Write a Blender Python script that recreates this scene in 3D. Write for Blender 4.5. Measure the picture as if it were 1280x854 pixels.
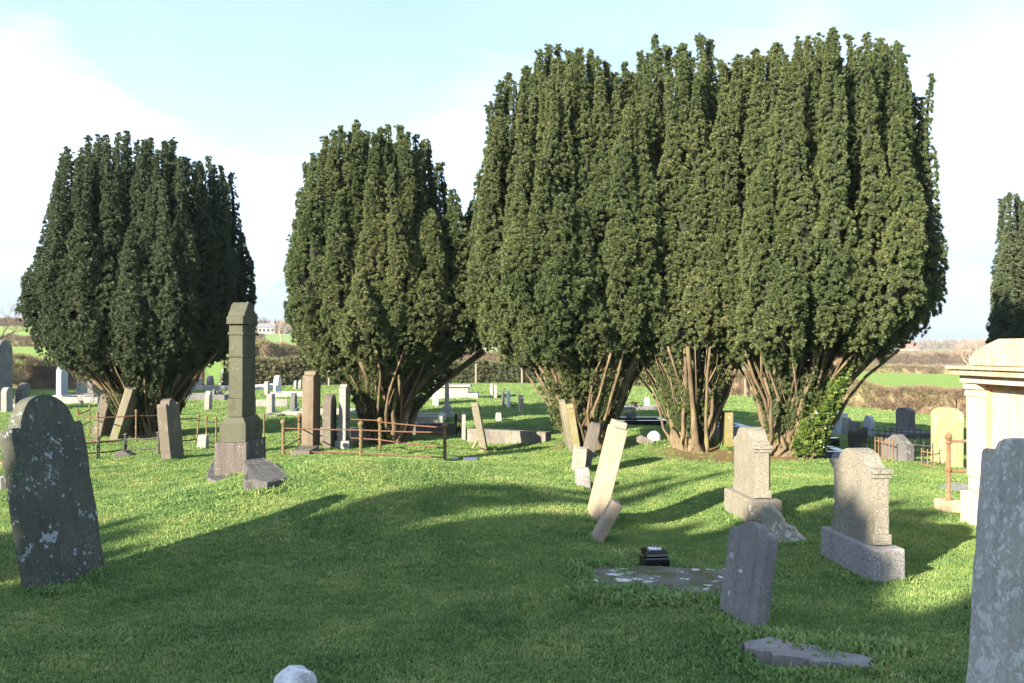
import bpy, bmesh, math, random
import numpy as np
from mathutils import Vector, Matrix, Euler, noise as mnoise

R = math.radians
rng = np.random.default_rng(7)
random.seed(7)
scene = bpy.context.scene
for o in list(bpy.data.objects):
    bpy.data.objects.remove(o)
COL = scene.collection

# ------------------------------------------------------------------ camera
EYE = 1.6
FPX = 1200.0                      # focal length in photo pixels (1280 wide)
PITCH = math.atan(13 / FPX)       # horizon sits at row 440 of 854
cam_d = bpy.data.cameras.new('camera')
cam = bpy.data.objects.new('camera', cam_d)
COL.objects.link(cam)
cam.location = (0, 0, EYE)
cam.rotation_euler = (math.pi / 2 + PITCH, 0, 0)
cam_d.sensor_width = 36
cam_d.lens = 36 * FPX / 1280
cam_d.clip_start = 0.05
cam_d.clip_end = 9000
scene.camera = cam

# ------------------------------------------------------------------ sky, sun, exposure
SUN_EL = R(20.5)
SUN_AZ = R(41)                    # behind the camera, to the left
to_sun = Vector((-math.sin(SUN_AZ) * math.cos(SUN_EL), -math.cos(SUN_AZ) * math.cos(SUN_EL), math.sin(SUN_EL)))
world = bpy.data.worlds.new('World')
scene.world = world
world.use_nodes = True
wt = world.node_tree
wt.nodes.clear()


def N(t, kind, **kw):
    n = t.nodes.new(kind)
    for k, v in kw.items():
        if k == 'ins':
            for i, val in v.items():
                n.inputs[i].default_value = val
        else:
            setattr(n, k, v)
    return n


w_out = N(wt, 'ShaderNodeOutputWorld')
w_bg = N(wt, 'ShaderNodeBackground', ins={'Strength': 0.068})
w_sky = N(wt, 'ShaderNodeTexSky', sky_type='NISHITA', sun_disc=False, sun_elevation=SUN_EL,
          sun_rotation=math.atan2(to_sun.x, to_sun.y), altitude=60, air_density=1.0, dust_density=0.25, ozone_density=1.2)
w_tc = N(wt, 'ShaderNodeTexCoord')
w_sep = N(wt, 'ShaderNodeSeparateXYZ')
wt.links.new(w_tc.outputs['Generated'], w_sep.inputs[0])
w_add = N(wt, 'ShaderNodeMath', operation='ADD', ins={1: 0.22})
w_abs = N(wt, 'ShaderNodeMath', operation='MAXIMUM', ins={1: 0.0})
wt.links.new(w_sep.outputs[2], w_abs.inputs[0])
wt.links.new(w_abs.outputs[0], w_add.inputs[0])
w_dx = N(wt, 'ShaderNodeMath', operation='DIVIDE')
w_dy = N(wt, 'ShaderNodeMath', operation='DIVIDE')
wt.links.new(w_sep.outputs[0], w_dx.inputs[0]); wt.links.new(w_add.outputs[0], w_dx.inputs[1])
wt.links.new(w_sep.outputs[1], w_dy.inputs[0]); wt.links.new(w_add.outputs[0], w_dy.inputs[1])
w_cmb = N(wt, 'ShaderNodeCombineXYZ', ins={2: 6.6})
wt.links.new(w_dx.outputs[0], w_cmb.inputs[0]); wt.links.new(w_dy.outputs[0], w_cmb.inputs[1])
w_n = N(wt, 'ShaderNodeTexNoise', ins={'Scale': 0.95, 'Detail': 7.0, 'Roughness': 0.52, 'Distortion': 0.25})
wt.links.new(w_cmb.outputs[0], w_n.inputs['Vector'])
w_ramp = N(wt, 'ShaderNodeValToRGB')
w_ramp.color_ramp.elements[0].position = 0.43
w_ramp.color_ramp.elements[1].position = 0.56
wt.links.new(w_n.outputs[0], w_ramp.inputs[0])
w_mix = N(wt, 'ShaderNodeMix', data_type='RGBA')
w_hz = N(wt, 'ShaderNodeMapRange', clamp=True, interpolation_type='SMOOTHSTEP', ins={1: 0.0, 2: 0.21, 3: 1.0, 4: 0.0})
wt.links.new(w_sep.outputs[2], w_hz.inputs[0])
w_max = N(wt, 'ShaderNodeMath', operation='MAXIMUM')
wt.links.new(w_ramp.outputs[0], w_max.inputs[0]); wt.links.new(w_hz.outputs[0], w_max.inputs[1])
wt.links.new(w_max.outputs[0], w_mix.inputs[0])
wt.links.new(w_sky.outputs[0], w_mix.inputs[6])
w_n2 = N(wt, 'ShaderNodeTexNoise', ins={'Scale': 0.6, 'Detail': 4.0, 'Roughness': 0.5})
wt.links.new(w_cmb.outputs[0], w_n2.inputs['Vector'])
w_r2 = N(wt, 'ShaderNodeValToRGB')
w_r2.color_ramp.elements[0].position = 0.40; w_r2.color_ramp.elements[0].color = (2.9, 3.7, 4.9, 1)
w_r2.color_ramp.elements[1].position = 0.56; w_r2.color_ramp.elements[1].color = (5.0, 6.2, 8.0, 1)
wt.links.new(w_n2.outputs[0], w_r2.inputs[0])
w_mh = N(wt, 'ShaderNodeMix', data_type='RGBA')
wt.links.new(w_hz.outputs[0], w_mh.inputs[0]); wt.links.new(w_r2.outputs[0], w_mh.inputs[6])
w_mh.inputs[7].default_value = (1.2, 1.75, 2.5, 1)          # thin pale cloud low down, all round
wt.links.new(w_mh.outputs[2], w_mix.inputs[7])
w_ramp.color_ramp.elements[0].color = (0.20, 0.20, 0.20, 1)
wt.links.new(w_mix.outputs[2], w_bg.inputs[0])
wt.links.new(w_bg.outputs[0], w_out.inputs[0])

sun_d = bpy.data.lights.new('sun', 'SUN')
sun_d.energy = 5.0
sun_d.angle = R(0.6)
sun_d.color = (1.0, 0.87, 0.66)
sun = bpy.data.objects.new('sun', sun_d)
COL.objects.link(sun)
sun.location = (-30, -40, 30)
sun.rotation_euler = to_sun.to_track_quat('Z', 'Y').to_euler()

scene.view_settings.view_transform = 'Standard'
scene.view_settings.look = 'None'
scene.view_settings.gamma = 1.0
scene.view_settings.exposure = 2.12
scene.render.engine = 'CYCLES'
scene.cycles.max_bounces = 5
scene.cycles.diffuse_bounces = 3
scene.cycles.glossy_bounces = 2
scene.cycles.transmission_bounces = 3
scene.cycles.transparent_max_bounces = 4

# ------------------------------------------------------------------ terrain shape
U_T = np.array([-0.9, -0.5, -0.26, 0.0, 0.25, 0.45, 0.9])
D_T = np.array([45, 110, 160, 280, 450, 900, 1500, 4000.])
Z_T = np.array([
    [0.0, 0.0, -0.15, -0.3, -0.7, -1.4, -2.2],
    [1.4, 1.4, 1.0, 0.0, -0.6, -1.15, -1.6],
    [2.4, 2.4, 1.7, 0.0, -0.9, -1.6, -1.6],
    [9.6, 9.2, 4.6, 0.5, -1.0, -2.1, -2.0],
    [12.0, 11.0, 10.5, 1.8, -1.0, -1.8, -1.0],
    [12.0, 10.0, 20.0, 8.0, 5.0, 4.6, 5.0],
    [10.0, 10.0, 14.0, 14.0, 12.0, 8.0, 8.0],
    [0.0, 0, 0, 0, 0, 0, 0]])


def terrain(x, y):
    x = np.asarray(x, float); y = np.asarray(y, float)
    z = 0.41 * np.exp(-(((x + 1.65) / 1.8) ** 2 + ((y - 10.2) / 2.4) ** 2))
    z = z - 0.15 * np.exp(-(((x - 1.5) / 0.9) ** 2 + ((y - 9.6) / 2.6) ** 2))
    z = z + 0.20 * np.exp(-(((x - 3.3) / 1.5) ** 2 + ((y - 15.6) / 0.9) ** 2))
    z = z + 0.10 * np.exp(-(((x - 1.2) / 0.9) ** 2 + ((y - 16.3) / 0.9) ** 2))
    sx = np.log1p(np.exp(np.clip((x - 4.5) * 1.3, -30, 30))) / 1.3
    z = z - 0.085 * np.minimum(sx, 26)
    z = z + 0.022 * np.sin(x * 1.3 + 0.6) * np.sin(y * 0.9 + 1.1) + 0.012 * np.sin(x * 2.7 + y * 1.9) \
        + 0.008 * np.sin(x * 4.3 - y * 3.1 + 2)
    u = np.clip(x / np.maximum(y, 1.0), -0.9, 0.9)
    D = np.clip(y, 45, 4000)
    ui = np.clip(np.searchsorted(U_T, u) - 1, 0, len(U_T) - 2)
    di = np.clip(np.searchsorted(D_T, D) - 1, 0, len(D_T) - 2)
    fu = (u - U_T[ui]) / (U_T[ui + 1] - U_T[ui]); fu = fu * fu * (3 - 2 * fu)
    fd = (D - D_T[di]) / (D_T[di + 1] - D_T[di]); fd = fd * 0.6 + 0.4 * fd * fd * (3 - 2 * fd)
    far = (Z_T[di, ui] * (1 - fu) + Z_T[di, ui + 1] * fu) * (1 - fd) + (Z_T[di + 1, ui] * (1 - fu) + Z_T[di + 1, ui + 1] * fu) * fd
    b = np.clip((y - 44) / 40, 0, 1); b = b * b * (3 - 2 * b)
    return z * (1 - b) + far * b


def gz(x, y):
    return float(terrain(x, y))


def ray(px, py):
    dx = (px - 640) / FPX; dz = (427 - py) / FPX
    return Vector((dx, math.cos(PITCH) - dz * math.sin(PITCH), math.sin(PITCH) + dz * math.cos(PITCH)))


def ground(px, py):
    """point where the sight line through a photo pixel meets the ground"""
    d = ray(px, py)
    t = np.geomspace(2.0, 900, 4000)
    zz = EYE + d.z * t - terrain(d.x * t, d.y * t)
    k = int(np.argmax(zz < 0))
    if k == 0:
        k = len(t) - 1
    a, b = t[k - 1], t[k]
    for _ in range(18):
        m = (a + b) / 2
        if EYE + d.z * m - gz(d.x * m, d.y * m) < 0: b = m
        else: a = m
    return Vector((d.x * b, d.y * b, gz(d.x * b, d.y * b)))


def at_depth(px, D):
    x = (px - 640) / FPX * D
    return Vector((x, D, gz(x, D)))


# ------------------------------------------------------------------ object helpers
def tag(o, label, cat, group=None, kind=None):
    if label: o['label'] = label
    if cat: o['category'] = cat
    if group: o['group'] = group
    if kind: o['kind'] = kind
    return o


def thing(name, label, cat, loc, rot=(0, 0, 0), group=None):
    o = bpy.data.objects.new(name, None)
    COL.objects.link(o)
    o.location = loc; o.rotation_euler = rot
    o.empty_display_size = 0.1
    return tag(o, label, cat, group)


class MB:
    def __init__(s):
        s.v = []; s.f = []

    def add(s, vs, fs):
        b = len(s.v)
        s.v += [tuple(p) for p in vs]
        s.f += [tuple(i + b for i in f) for f in fs]
        return s

    def box(s, c, size, m=None, taper=1.0):
        cx, cy, cz = c; a, b, h = size[0] / 2, size[1] / 2, size[2] / 2
        vs = []
        for z, k in ((-h, 1.0), (h, taper)):
            vs += [Vector((-a * k, -b * k, z)), Vector((a * k, -b * k, z)), Vector((a * k, b * k, z)), Vector((-a * k, b * k, z))]
        if m is not None: vs = [m @ p for p in vs]
        vs = [(p[0] + cx, p[1] + cy, p[2] + cz) for p in vs]
        return s.add(vs, [(3, 2, 1, 0), (4, 5, 6, 7), (0, 1, 5, 4), (1, 2, 6, 5), (2, 3, 7, 6), (3, 0, 4, 7)])

    def prism_x(s, outline, t, x0=0.0):
        """outline in (y, z), extruded along x by thickness t"""
        n = len(outline)
        vs = [(x0 - t / 2, y, z) for y, z in outline] + [(x0 + t / 2, y, z) for y, z in outline]
        fs = [tuple(range(n))[::-1], tuple(range(n, 2 * n))]
        fs += [(i, (i + 1) % n, n + (i + 1) % n, n + i) for i in range(n)]
        return s.add(vs, fs)

    def prism_z(s, outline, z0, z1):
        n = len(outline)
        vs = [(x, y, z0) for x, y in outline] + [(x, y, z1) for x, y in outline]
        fs = [tuple(range(n))[::-1], tuple(range(n, 2 * n))]
        fs += [(i, (i + 1) % n, n + (i + 1) % n, n + i) for i in range(n)]
        return s.add(vs, fs)

    def tube(s, pts, rad, n=6, cap=True):
        pts = [Vector(p) for p in pts]
        if not hasattr(rad, '__len__'): rad = [rad] * len(pts)
        vs = []; fs = []
        ref = Vector((0.31, 0.87, 0.2)).normalized()
        for i, p in enumerate(pts):
            d = (pts[min(i + 1, len(pts) - 1)] - pts[max(i - 1, 0)]).normalized()
            a = d.cross(ref)
            if a.length < 1e-3: a = d.cross(Vector((1, 0, 0)))
            a.normalize(); b = d.cross(a)
            for k in range(n):
                t = 2 * math.pi * k / n
                vs.append(p + (a * math.cos(t) + b * math.sin(t)) * rad[i])
        for i in range(len(pts) - 1):
            for k in range(n):
                k2 = (k + 1) % n
                fs.append((i * n + k, (i + 1) * n + k, (i + 1) * n + k2, i * n + k2))
        if cap:
            fs.append(tuple(range(n))); fs.append(tuple(range((len(pts) - 1) * n, len(pts) * n))[::-1])
        return s.add(vs, fs)

    def lathe(s, prof, n=12, c=(0, 0, 0)):
        vs = []; fs = []
        for r, z in prof:
            for k in range(n):
                t = 2 * math.pi * k / n
                vs.append((c[0] + r * math.cos(t), c[1] + r * math.sin(t), c[2] + z))
        m = len(prof)
        for i in range(m - 1):
            for k in range(n):
                k2 = (k + 1) % n
                fs.append((i * n + k, i * n + k2, (i + 1) * n + k2, (i + 1) * n + k))
        fs.append(tuple(range(n))[::-1]); fs.append(tuple(range((m - 1) * n, m * n)))
        return s.add(vs, fs)

    def mesh(s, name, bevel=0, smooth=False, wear=0.0, seg=2):
        me = bpy.data.meshes.new(name)
        me.from_pydata(s.v, [], s.f)
        bm = bmesh.new(); bm.from_mesh(me)
        bmesh.ops.recalc_face_normals(bm, faces=bm.faces)
        if bevel:
            es = [e for e in bm.edges if len(e.link_faces) == 2 and e.calc_face_angle(0) > R(28)]
            bmesh.ops.bevel(bm, geom=es, offset=bevel, segments=seg, profile=0.6, affect='EDGES', clamp_overlap=True)
        if wear:
            for v in bm.verts:
                k = mnoise.noise_vector(v.co * 9.0) * wear + mnoise.noise_vector(v.co * 31.0) * wear * 0.4
                v.co += k
        bm.to_mesh(me); bm.free()
        if smooth:
            me.polygons.foreach_set('use_smooth', [True] * len(me.polygons))
        return me

    def build(s, name, mat, parent=None, loc=(0, 0, 0), rot=(0, 0, 0), **kw):
        me = s.mesh(name, **kw)
        me.materials.append(mat)
        o = bpy.data.objects.new(name, me)
        COL.objects.link(o)
        o.parent = parent
        o.location = loc; o.rotation_euler = rot
        return o


# ------------------------------------------------------------------ materials
def new_mat(name):
    m = bpy.data.materials.new(name)
    m.use_nodes = True
    t = m.node_tree
    t.nodes.clear()
    out = N(t, 'ShaderNodeOutputMaterial')
    return m, t, out


def noise_n(t, vec, scale, detail=4, rough=0.55, dist=0.0):
    n = N(t, 'ShaderNodeTexNoise', ins={'Scale': scale, 'Detail': detail, 'Roughness': rough, 'Distortion': dist})
    if vec is not None: t.links.new(vec, n.inputs['Vector'])
    return n.outputs[0]


def ramp(t, fac, stops):
    r = N(t, 'ShaderNodeValToRGB')
    el = r.color_ramp.elements
    while len(el) < len(stops): el.new(0.5)
    for e, (p, c) in zip(el, stops):
        e.position = p
        e.color = (c, c, c, 1) if not hasattr(c, '__len__') else (*c, 1)
    t.links.new(fac, r.inputs[0])
    return r.outputs[0]


def mixc(t, fac, a, b, mode='MIX'):
    m = N(t, 'ShaderNodeMix', data_type='RGBA', blend_type=mode)
    for sock, val in ((0, fac), (6, a), (7, b)):
        if hasattr(val, 'is_output') or isinstance(val, bpy.types.NodeSocket): t.links.new(val, m.inputs[sock])
        elif hasattr(val, '__len__'): m.inputs[sock].default_value = (*val, 1)
        else: m.inputs[sock].default_value = val
    return m.outputs[2]


def math_n(t, op, a, b=0.0, clamp=False):
    m = N(t, 'ShaderNodeMath', operation=op, use_clamp=clamp)
    for i, val in ((0, a), (1, b)):
        if isinstance(val, bpy.types.NodeSocket): t.links.new(val, m.inputs[i])
        else: m.inputs[i].default_value = val
    return m.outputs[0]


def obj_vec(t, scale=(1, 1, 1)):
    tc = N(t, 'ShaderNodeTexCoord')
    oi = N(t, 'ShaderNodeObjectInfo')
    mul = N(t, 'ShaderNodeMath', operation='MULTIPLY', ins={1: 37.0})
    t.links.new(oi.outputs['Random'], mul.inputs[0])
    va = N(t, 'ShaderNodeVectorMath', operation='ADD')
    t.links.new(tc.outputs['Object'], va.inputs[0]); t.links.new(mul.outputs[0], va.inputs[1])
    return va.outputs[0], tc.outputs['Object']


def scaled(t, vec, sc):
    m = N(t, 'ShaderNodeVectorMath', operation='MULTIPLY')
    t.links.new(vec, m.inputs[0]); m.inputs[1].default_value = sc
    return m.outputs[0]


def stone_mat(name, c1, c2, lichen=0.0, lichen_c=(0.62, 0.63, 0.58), moss=0.0, moss_c=(0.10, 0.13, 0.03), speckle=0.0,
              streak=0.0, streak_c=(0.08, 0.075, 0.065), rough=0.88, bump=0.35, lichen_scale=7.0, spec=0.3, spots=0.0):
    m, t, out = new_mat(name)
    vec, raw = obj_vec(t)
    big = noise_n(t, vec, 3.0, 5, 0.6, 0.3)
    col = mixc(t, ramp(t, big, [(0.32, 0.0), (0.68, 1.0)]), c1, c2)
    fine = noise_n(t, vec, 55, 3, 0.7)
    col = mixc(t, 0.5, col, ramp(t, fine, [(0.25, 0.28), (0.75, 0.78)]), 'OVERLAY')
    if speckle:
        v = N(t, 'ShaderNodeTexVoronoi', ins={'Scale': 230.0})
        t.links.new(vec, v.inputs['Vector'])
        g = N(t, 'ShaderNodeRGBToBW'); t.links.new(v.outputs['Color'], g.inputs[0])
        col = mixc(t, speckle, col, ramp(t, g.outputs[0], [(0.2, 0.05), (0.45, 0.45), (0.8, 0.95)]), 'OVERLAY')
    if streak:
        sv = scaled(t, vec, (9, 9, 0.7))
        s = noise_n(t, sv, 1.6, 4, 0.6)
        f = math_n(t, 'MULTIPLY', ramp(t, s, [(0.48, 0.0), (0.66, 1.0)]), streak)
        col = mixc(t, f, col, streak_c)
    if moss:
        s = noise_n(t, vec, 4.2, 6, 0.62, 0.4)
        f = ramp(t, s, [(0.66 - 0.3 * moss, 0.0), (0.78 - 0.3 * moss, 1.0)])
        col = mixc(t, math_n(t, 'MULTIPLY', f, 0.85), col, moss_c)
    if lichen:
        v = N(t, 'ShaderNodeTexVoronoi', ins={'Scale': lichen_scale * 2.2})
        dv = N(t, 'ShaderNodeVectorMath', operation='ADD')
        nn = N(t, 'ShaderNodeTexNoise', ins={'Scale': 14.0, 'Detail': 3.0}); t.links.new(vec, nn.inputs['Vector'])
        sc = N(t, 'ShaderNodeVectorMath', operation='SCALE'); sc.inputs['Scale'].default_value = 0.13
        t.links.new(nn.outputs['Color'], sc.inputs[0]); t.links.new(vec, dv.inputs[0]); t.links.new(sc.outputs[0], dv.inputs[1])
        t.links.new(dv.outputs[0], v.inputs['Vector'])
        patch = noise_n(t, vec, lichen_scale * 0.55, 5, 0.65, 0.5)
        spots = math_n(t, 'SUBTRACT', math_n(t, 'ADD', patch, lichen * 0.35), math_n(t, 'MULTIPLY', v.outputs['Distance'], 0.42))
        f = ramp(t, spots, [(0.59, 0.0), (0.66, 1.0)])
        lc = mixc(t, ramp(t, fine, [(0.35, 0.0), (0.7, 1.0)]), tuple(c * 0.72 for c in lichen_c), lichen_c)
        col = mixc(t, math_n(t, 'MULTIPLY', f, 0.9), col, lc)
    if spots:                                          # scatter of small lichen dots, denser in drifts
        v = N(t, 'ShaderNodeTexVoronoi', ins={'Scale': 62.0, 'Randomness': 1.0})
        t.links.new(vec, v.inputs['Vector'])
        drift = noise_n(t, scaled(t, vec, (1, 1, .45)), 5.5, 4, 0.6)
        f = math_n(t, 'SUBTRACT', math_n(t, 'MULTIPLY', drift, 0.9), math_n(t, 'MULTIPLY', v.outputs['Distance'], 0.9))
        f = ramp(t, f, [(0.26, 0.0), (0.34, 1.0)])
        col = mixc(t, math_n(t, 'MULTIPLY', f, spots), col, tuple(c * .85 for c in lichen_c))
    b = N(t, 'ShaderNodeBsdfPrincipled', ins={'Roughness': rough, 'Specular IOR Level': spec})
    t.links.new(col, b.inputs['Base Color'])
    bp = N(t, 'ShaderNodeBump', ins={'Strength': bump, 'Distance': 0.012})
    hsum = math_n(t, 'ADD', math_n(t, 'MULTIPLY', big, 0.8), math_n(t, 'MULTIPLY', fine, 0.45))
    t.links.new(hsum, bp.inputs['Height'])
    t.links.new(bp.outputs[0], b.inputs['Normal'])
    t.links.new(b.outputs[0], out.inputs[0])
    return m


def plain_mat(name, c1, c2=None, rough=0.6, metal=0.0, scale=18, bump=0.15, spec=0.4, coat=0.0):
    m, t, out = new_mat(name)
    vec, raw = obj_vec(t)
    f = noise_n(t, vec, scale, 5, 0.65, 0.3)
    col = mixc(t, ramp(t, f, [(0.38, 0.0), (0.64, 1.0)]), c1, c2 or tuple(c * 0.75 for c in c1))
    b = N(t, 'ShaderNodeBsdfPrincipled', ins={'Roughness': rough, 'Metallic': metal, 'Specular IOR Level': spec, 'Coat Weight': coat})
    t.links.new(col, b.inputs['Base Color'])
    bp = N(t, 'ShaderNodeBump', ins={'Strength': bump, 'Distance': 0.01}); t.links.new(f, bp.inputs['Height'])
    t.links.new(bp.outputs[0], b.inputs['Normal'])
    t.links.new(b.outputs[0], out.inputs[0])
    return m


def leaf_mat(name, stops, rough=0.55, trans=0.25, patch=None, spec=0.25):
    """foliage: colour varies per clump (instance random) and over broad patches"""
    m, t, out = new_mat(name)
    oi = N(t, 'ShaderNodeObjectInfo')
    geo = N(t, 'ShaderNodeNewGeometry')
    fac = oi.outputs['Random']
    if patch:
        pn = noise_n(t, geo.outputs['Position'], patch, 3, 0.6)
        fac = math_n(t, 'ADD', math_n(t, 'MULTIPLY', fac, 0.55), math_n(t, 'SUBTRACT', math_n(t, 'MULTIPLY', pn, 1.5), 0.52), True)
    col = ramp(t, fac, stops)
    b = N(t, 'ShaderNodeBsdfPrincipled', ins={'Roughness': rough, 'Specular IOR Level': spec})
    t.links.new(col, b.inputs['Base Color'])
    tr = N(t, 'ShaderNodeBsdfTranslucent')
    t.links.new(col, tr.inputs[0])
    mx = N(t, 'ShaderNodeMixShader', ins={0: trans})
    t.links.new(b.outputs[0], mx.inputs[1]); t.links.new(tr.outputs[0], mx.inputs[2])
    t.links.new(mx.outputs[0], out.inputs[0])
    return m


M = {}
M['dark_lichen'] = stone_mat('dark_lichened_slate', (0.050, 0.054, 0.046), (0.085, 0.088, 0.068), lichen=0.50, lichen_c=(0.32, 0.37, 0.40), moss=0.28, moss_c=(0.045, 0.07, 0.035), lichen_scale=9.0, spots=0.55, streak=0.5, streak_c=(0.035, 0.045, 0.032))
M['grey_lichen'] = stone_mat('grey_lichened_stone', (0.29, 0.28, 0.275), (0.36, 0.34, 0.325), lichen=0.70, spots=0.45, lichen_c=(0.56, 0.56, 0.56), moss=0.12, lichen_scale=15.0, streak=0.25, streak_c=(0.086, 0.079, 0.076))
M['slate'] = stone_mat('purple_grey_slate', (0.145, 0.14, 0.145), (0.21, 0.195, 0.185), lichen=0.30, lichen_c=(0.55, 0.55, 0.52), streak=0.45, streak_c=(0.08, 0.078, 0.08), lichen_scale=6)
M['obelisk'] = stone_mat('mossy_sandstone', (0.063, 0.067, 0.048), (0.079, 0.078, 0.056), lichen=0.28, lichen_c=(0.132, 0.145, 0.120), moss=0.30, moss_c=(0.040, 0.045, 0.016), streak=0.35, streak_c=(0.034, 0.035, 0.026), lichen_scale=12)
M['obelisk_base'] = stone_mat('streaked_pink_granite', (0.084, 0.072, 0.069), (0.103, 0.092, 0.088), lichen=0.22, streak=0.75, streak_c=(0.052, 0.041, 0.038), speckle=0.25)
M['dark_slab'] = stone_mat('dark_wet_slab', (0.045, 0.044, 0.048), (0.075, 0.072, 0.072), lichen=0.30, lichen_c=(0.40, 0.40, 0.42), moss=0.15, lichen_scale=10)
M['granite'] = stone_mat('pale_speckled_granite', (0.157, 0.146, 0.121), (0.183, 0.172, 0.144), speckle=0.5, moss=0.06, streak=0.25, streak_c=(0.109, 0.102, 0.078), lichen=0.12, bump=0.5)
M['granite_grey'] = stone_mat('grey_granite_plinth', (0.182, 0.178, 0.182), (0.227, 0.215, 0.215), speckle=0.5, lichen=0.30, streak=0.3, streak_c=(0.108, 0.102, 0.100))
M['sandstone'] = stone_mat('pale_cream_sandstone', (0.427, 0.334, 0.255), (0.484, 0.406, 0.344), streak=0.55, streak_c=(0.314, 0.214, 0.140), lichen=0.34, lichen_c=(0.393, 0.370, 0.370), bump=0.25)
M['sandstone_top'] = stone_mat('weathered_sandstone_coping', (0.360, 0.288, 0.194), (0.432, 0.360, 0.259), streak=0.75, streak_c=(0.194, 0.144, 0.094), lichen=0.42, lichen_c=(0.446, 0.418, 0.338), lichen_scale=9, moss=0.1)
M['sandstone_brown'] = stone_mat('brown_sandstone', (0.30, 0.19, 0.105), (0.38, 0.26, 0.16), streak=0.4, streak_c=(0.2, 0.12, 0.07))
M['warm_slab'] = stone_mat('warm_sandstone_slab', (0.245, 0.193, 0.140), (0.292, 0.251, 0.199), lichen=0.25, lichen_c=(0.350, 0.320, 0.263), streak=0.3, streak_c=(0.204, 0.128, 0.069), moss=0.1)
M['red_slab'] = stone_mat('reddish_sandstone_slab', (0.130, 0.094, 0.069), (0.148, 0.130, 0.098), lichen=0.25, lichen_c=(0.210, 0.206, 0.170), streak=0.45, streak_c=(0.076, 0.054, 0.040), moss=0.2)
M['greenish'] = stone_mat('green_algae_slab', (0.125, 0.119, 0.089), (0.161, 0.149, 0.107), lichen=0.2, moss=0.42, moss_c=(0.113, 0.119, 0.024), streak=0.4)
M['yellowish'] = stone_mat('yellow_lichened_stone', (0.299, 0.230, 0.109), (0.357, 0.293, 0.166), lichen=0.5, lichen_c=(0.421, 0.402, 0.319), lichen_scale=7, streak=0.35, streak_c=(0.173, 0.128, 0.064))
M['mossy_yellow'] = stone_mat('yellow_green_moss_slab', (0.151, 0.134, 0.066), (0.169, 0.147, 0.089), moss=0.4, moss_c=(0.134, 0.129, 0.023), lichen=0.25)
M['brown_slab'] = stone_mat('brown_grey_slab', (0.085, 0.073, 0.063), (0.116, 0.104, 0.085), moss=0.25, moss_c=(0.071, 0.076, 0.025), lichen=0.2, streak=0.5)
M['rock'] = stone_mat('broken_lichened_stone', (0.195, 0.188, 0.158), (0.255, 0.240, 0.203), lichen=0.62, lichen_c=(0.540, 0.532, 0.495), lichen_scale=6, moss=0.2)
M['white_rock'] = stone_mat('white_lichen_rock', (0.34, 0.34, 0.34), (0.44, 0.44, 0.45), lichen=0.8, lichen_c=(0.66, 0.68, 0.70))
M['ledger'] = stone_mat('mossy_ledger', (0.09, 0.085, 0.08), (0.14, 0.13, 0.12), lichen=0.60, lichen_c=(0.55, 0.56, 0.55), moss=0.80, moss_c=(0.060, 0.068, 0.018), lichen_scale=4.5)
M['white_marble'] = stone_mat('white_marble', (0.449, 0.456, 0.462), (0.517, 0.517, 0.510), streak=0.2, streak_c=(0.340, 0.340, 0.340), bump=0.1, rough=0.6)
M['pale_stone'] = stone_mat('pale_grey_stone', (0.211, 0.209, 0.198), (0.257, 0.253, 0.235), streak=0.3, streak_c=(0.156, 0.151, 0.138), lichen=0.15)
M['mid_stone'] = stone_mat('mid_grey_stone', (0.180, 0.180, 0.180), (0.240, 0.236, 0.225), streak=0.3, lichen=0.25, streak_c=(0.120, 0.120, 0.116))
M['dark_stone'] = stone_mat('dark_grey_stone', (0.085, 0.085, 0.09), (0.13, 0.13, 0.13), lichen=0.35, lichen_c=(0.4, 0.42, 0.42), streak=0.2)
M['plot_wall'] = stone_mat('dark_stained_concrete', (0.10, 0.092, 0.085), (0.17, 0.155, 0.14), moss=0.2, lichen=0.2, streak=0.5, streak_c=(0.06, 0.055, 0.05))
M['blue_grey'] = stone_mat('blue_grey_polished_granite', (0.22, 0.25, 0.31), (0.27, 0.30, 0.36), speckle=0.4, rough=0.35, bump=0.08)
M['navy'] = plain_mat('navy_polished_granite', (0.018, 0.022, 0.045), (0.012, 0.014, 0.03), rough=0.25, bump=0.02, spec=0.5)
M['black_gloss'] = plain_mat('black_polished_granite', (0.010, 0.010, 0.012), (0.006, 0.006, 0.008), rough=0.12, bump=0.01, spec=0.6)
M['gravel'] = stone_mat('grave_chippings', (0.35, 0.34, 0.32), (0.5, 0.48, 0.45), speckle=0.8, bump=0.8)
M['silver'] = plain_mat('silver_metal', (0.62, 0.62, 0.63), (0.5, 0.5, 0.5), rough=0.35, metal=0.9, bump=0.05)
M['rust'] = plain_mat('rusty_iron', (0.13, 0.062, 0.042), (0.085, 0.05, 0.037), rough=0.85, scale=25, bump=0.5, spec=0.2)
M['old_iron'] = plain_mat('lichened_iron', (0.15, 0.125, 0.062), (0.10, 0.065, 0.038), rough=0.9, scale=22, bump=0.6, spec=0.2)
M['black_iron'] = plain_mat('dark_painted_iron', (0.032, 0.035, 0.038), (0.07, 0.055, 0.042), rough=0.7, scale=14, bump=0.4)
M['tan_iron'] = plain_mat('weathered_pale_rust_iron', (0.20, 0.135, 0.085), (0.15, 0.08, 0.045), rough=0.88, scale=16, bump=0.5, spec=0.2)
M['wood'] = plain_mat('weathered_wood', (0.27, 0.20, 0.12), (0.18, 0.13, 0.08), rough=0.85)
M['bark'] = stone_mat('yew_bark', (0.085, 0.064, 0.041), (0.165, 0.128, 0.082), streak=0.6, streak_c=(0.055, 0.036, 0.025), moss=0.30, moss_c=(0.15, 0.16, 0.04), bump=0.9)
M['twig'] = plain_mat('bare_twig', (0.17, 0.125, 0.09), (0.11, 0.08, 0.06), rough=0.9)
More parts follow.
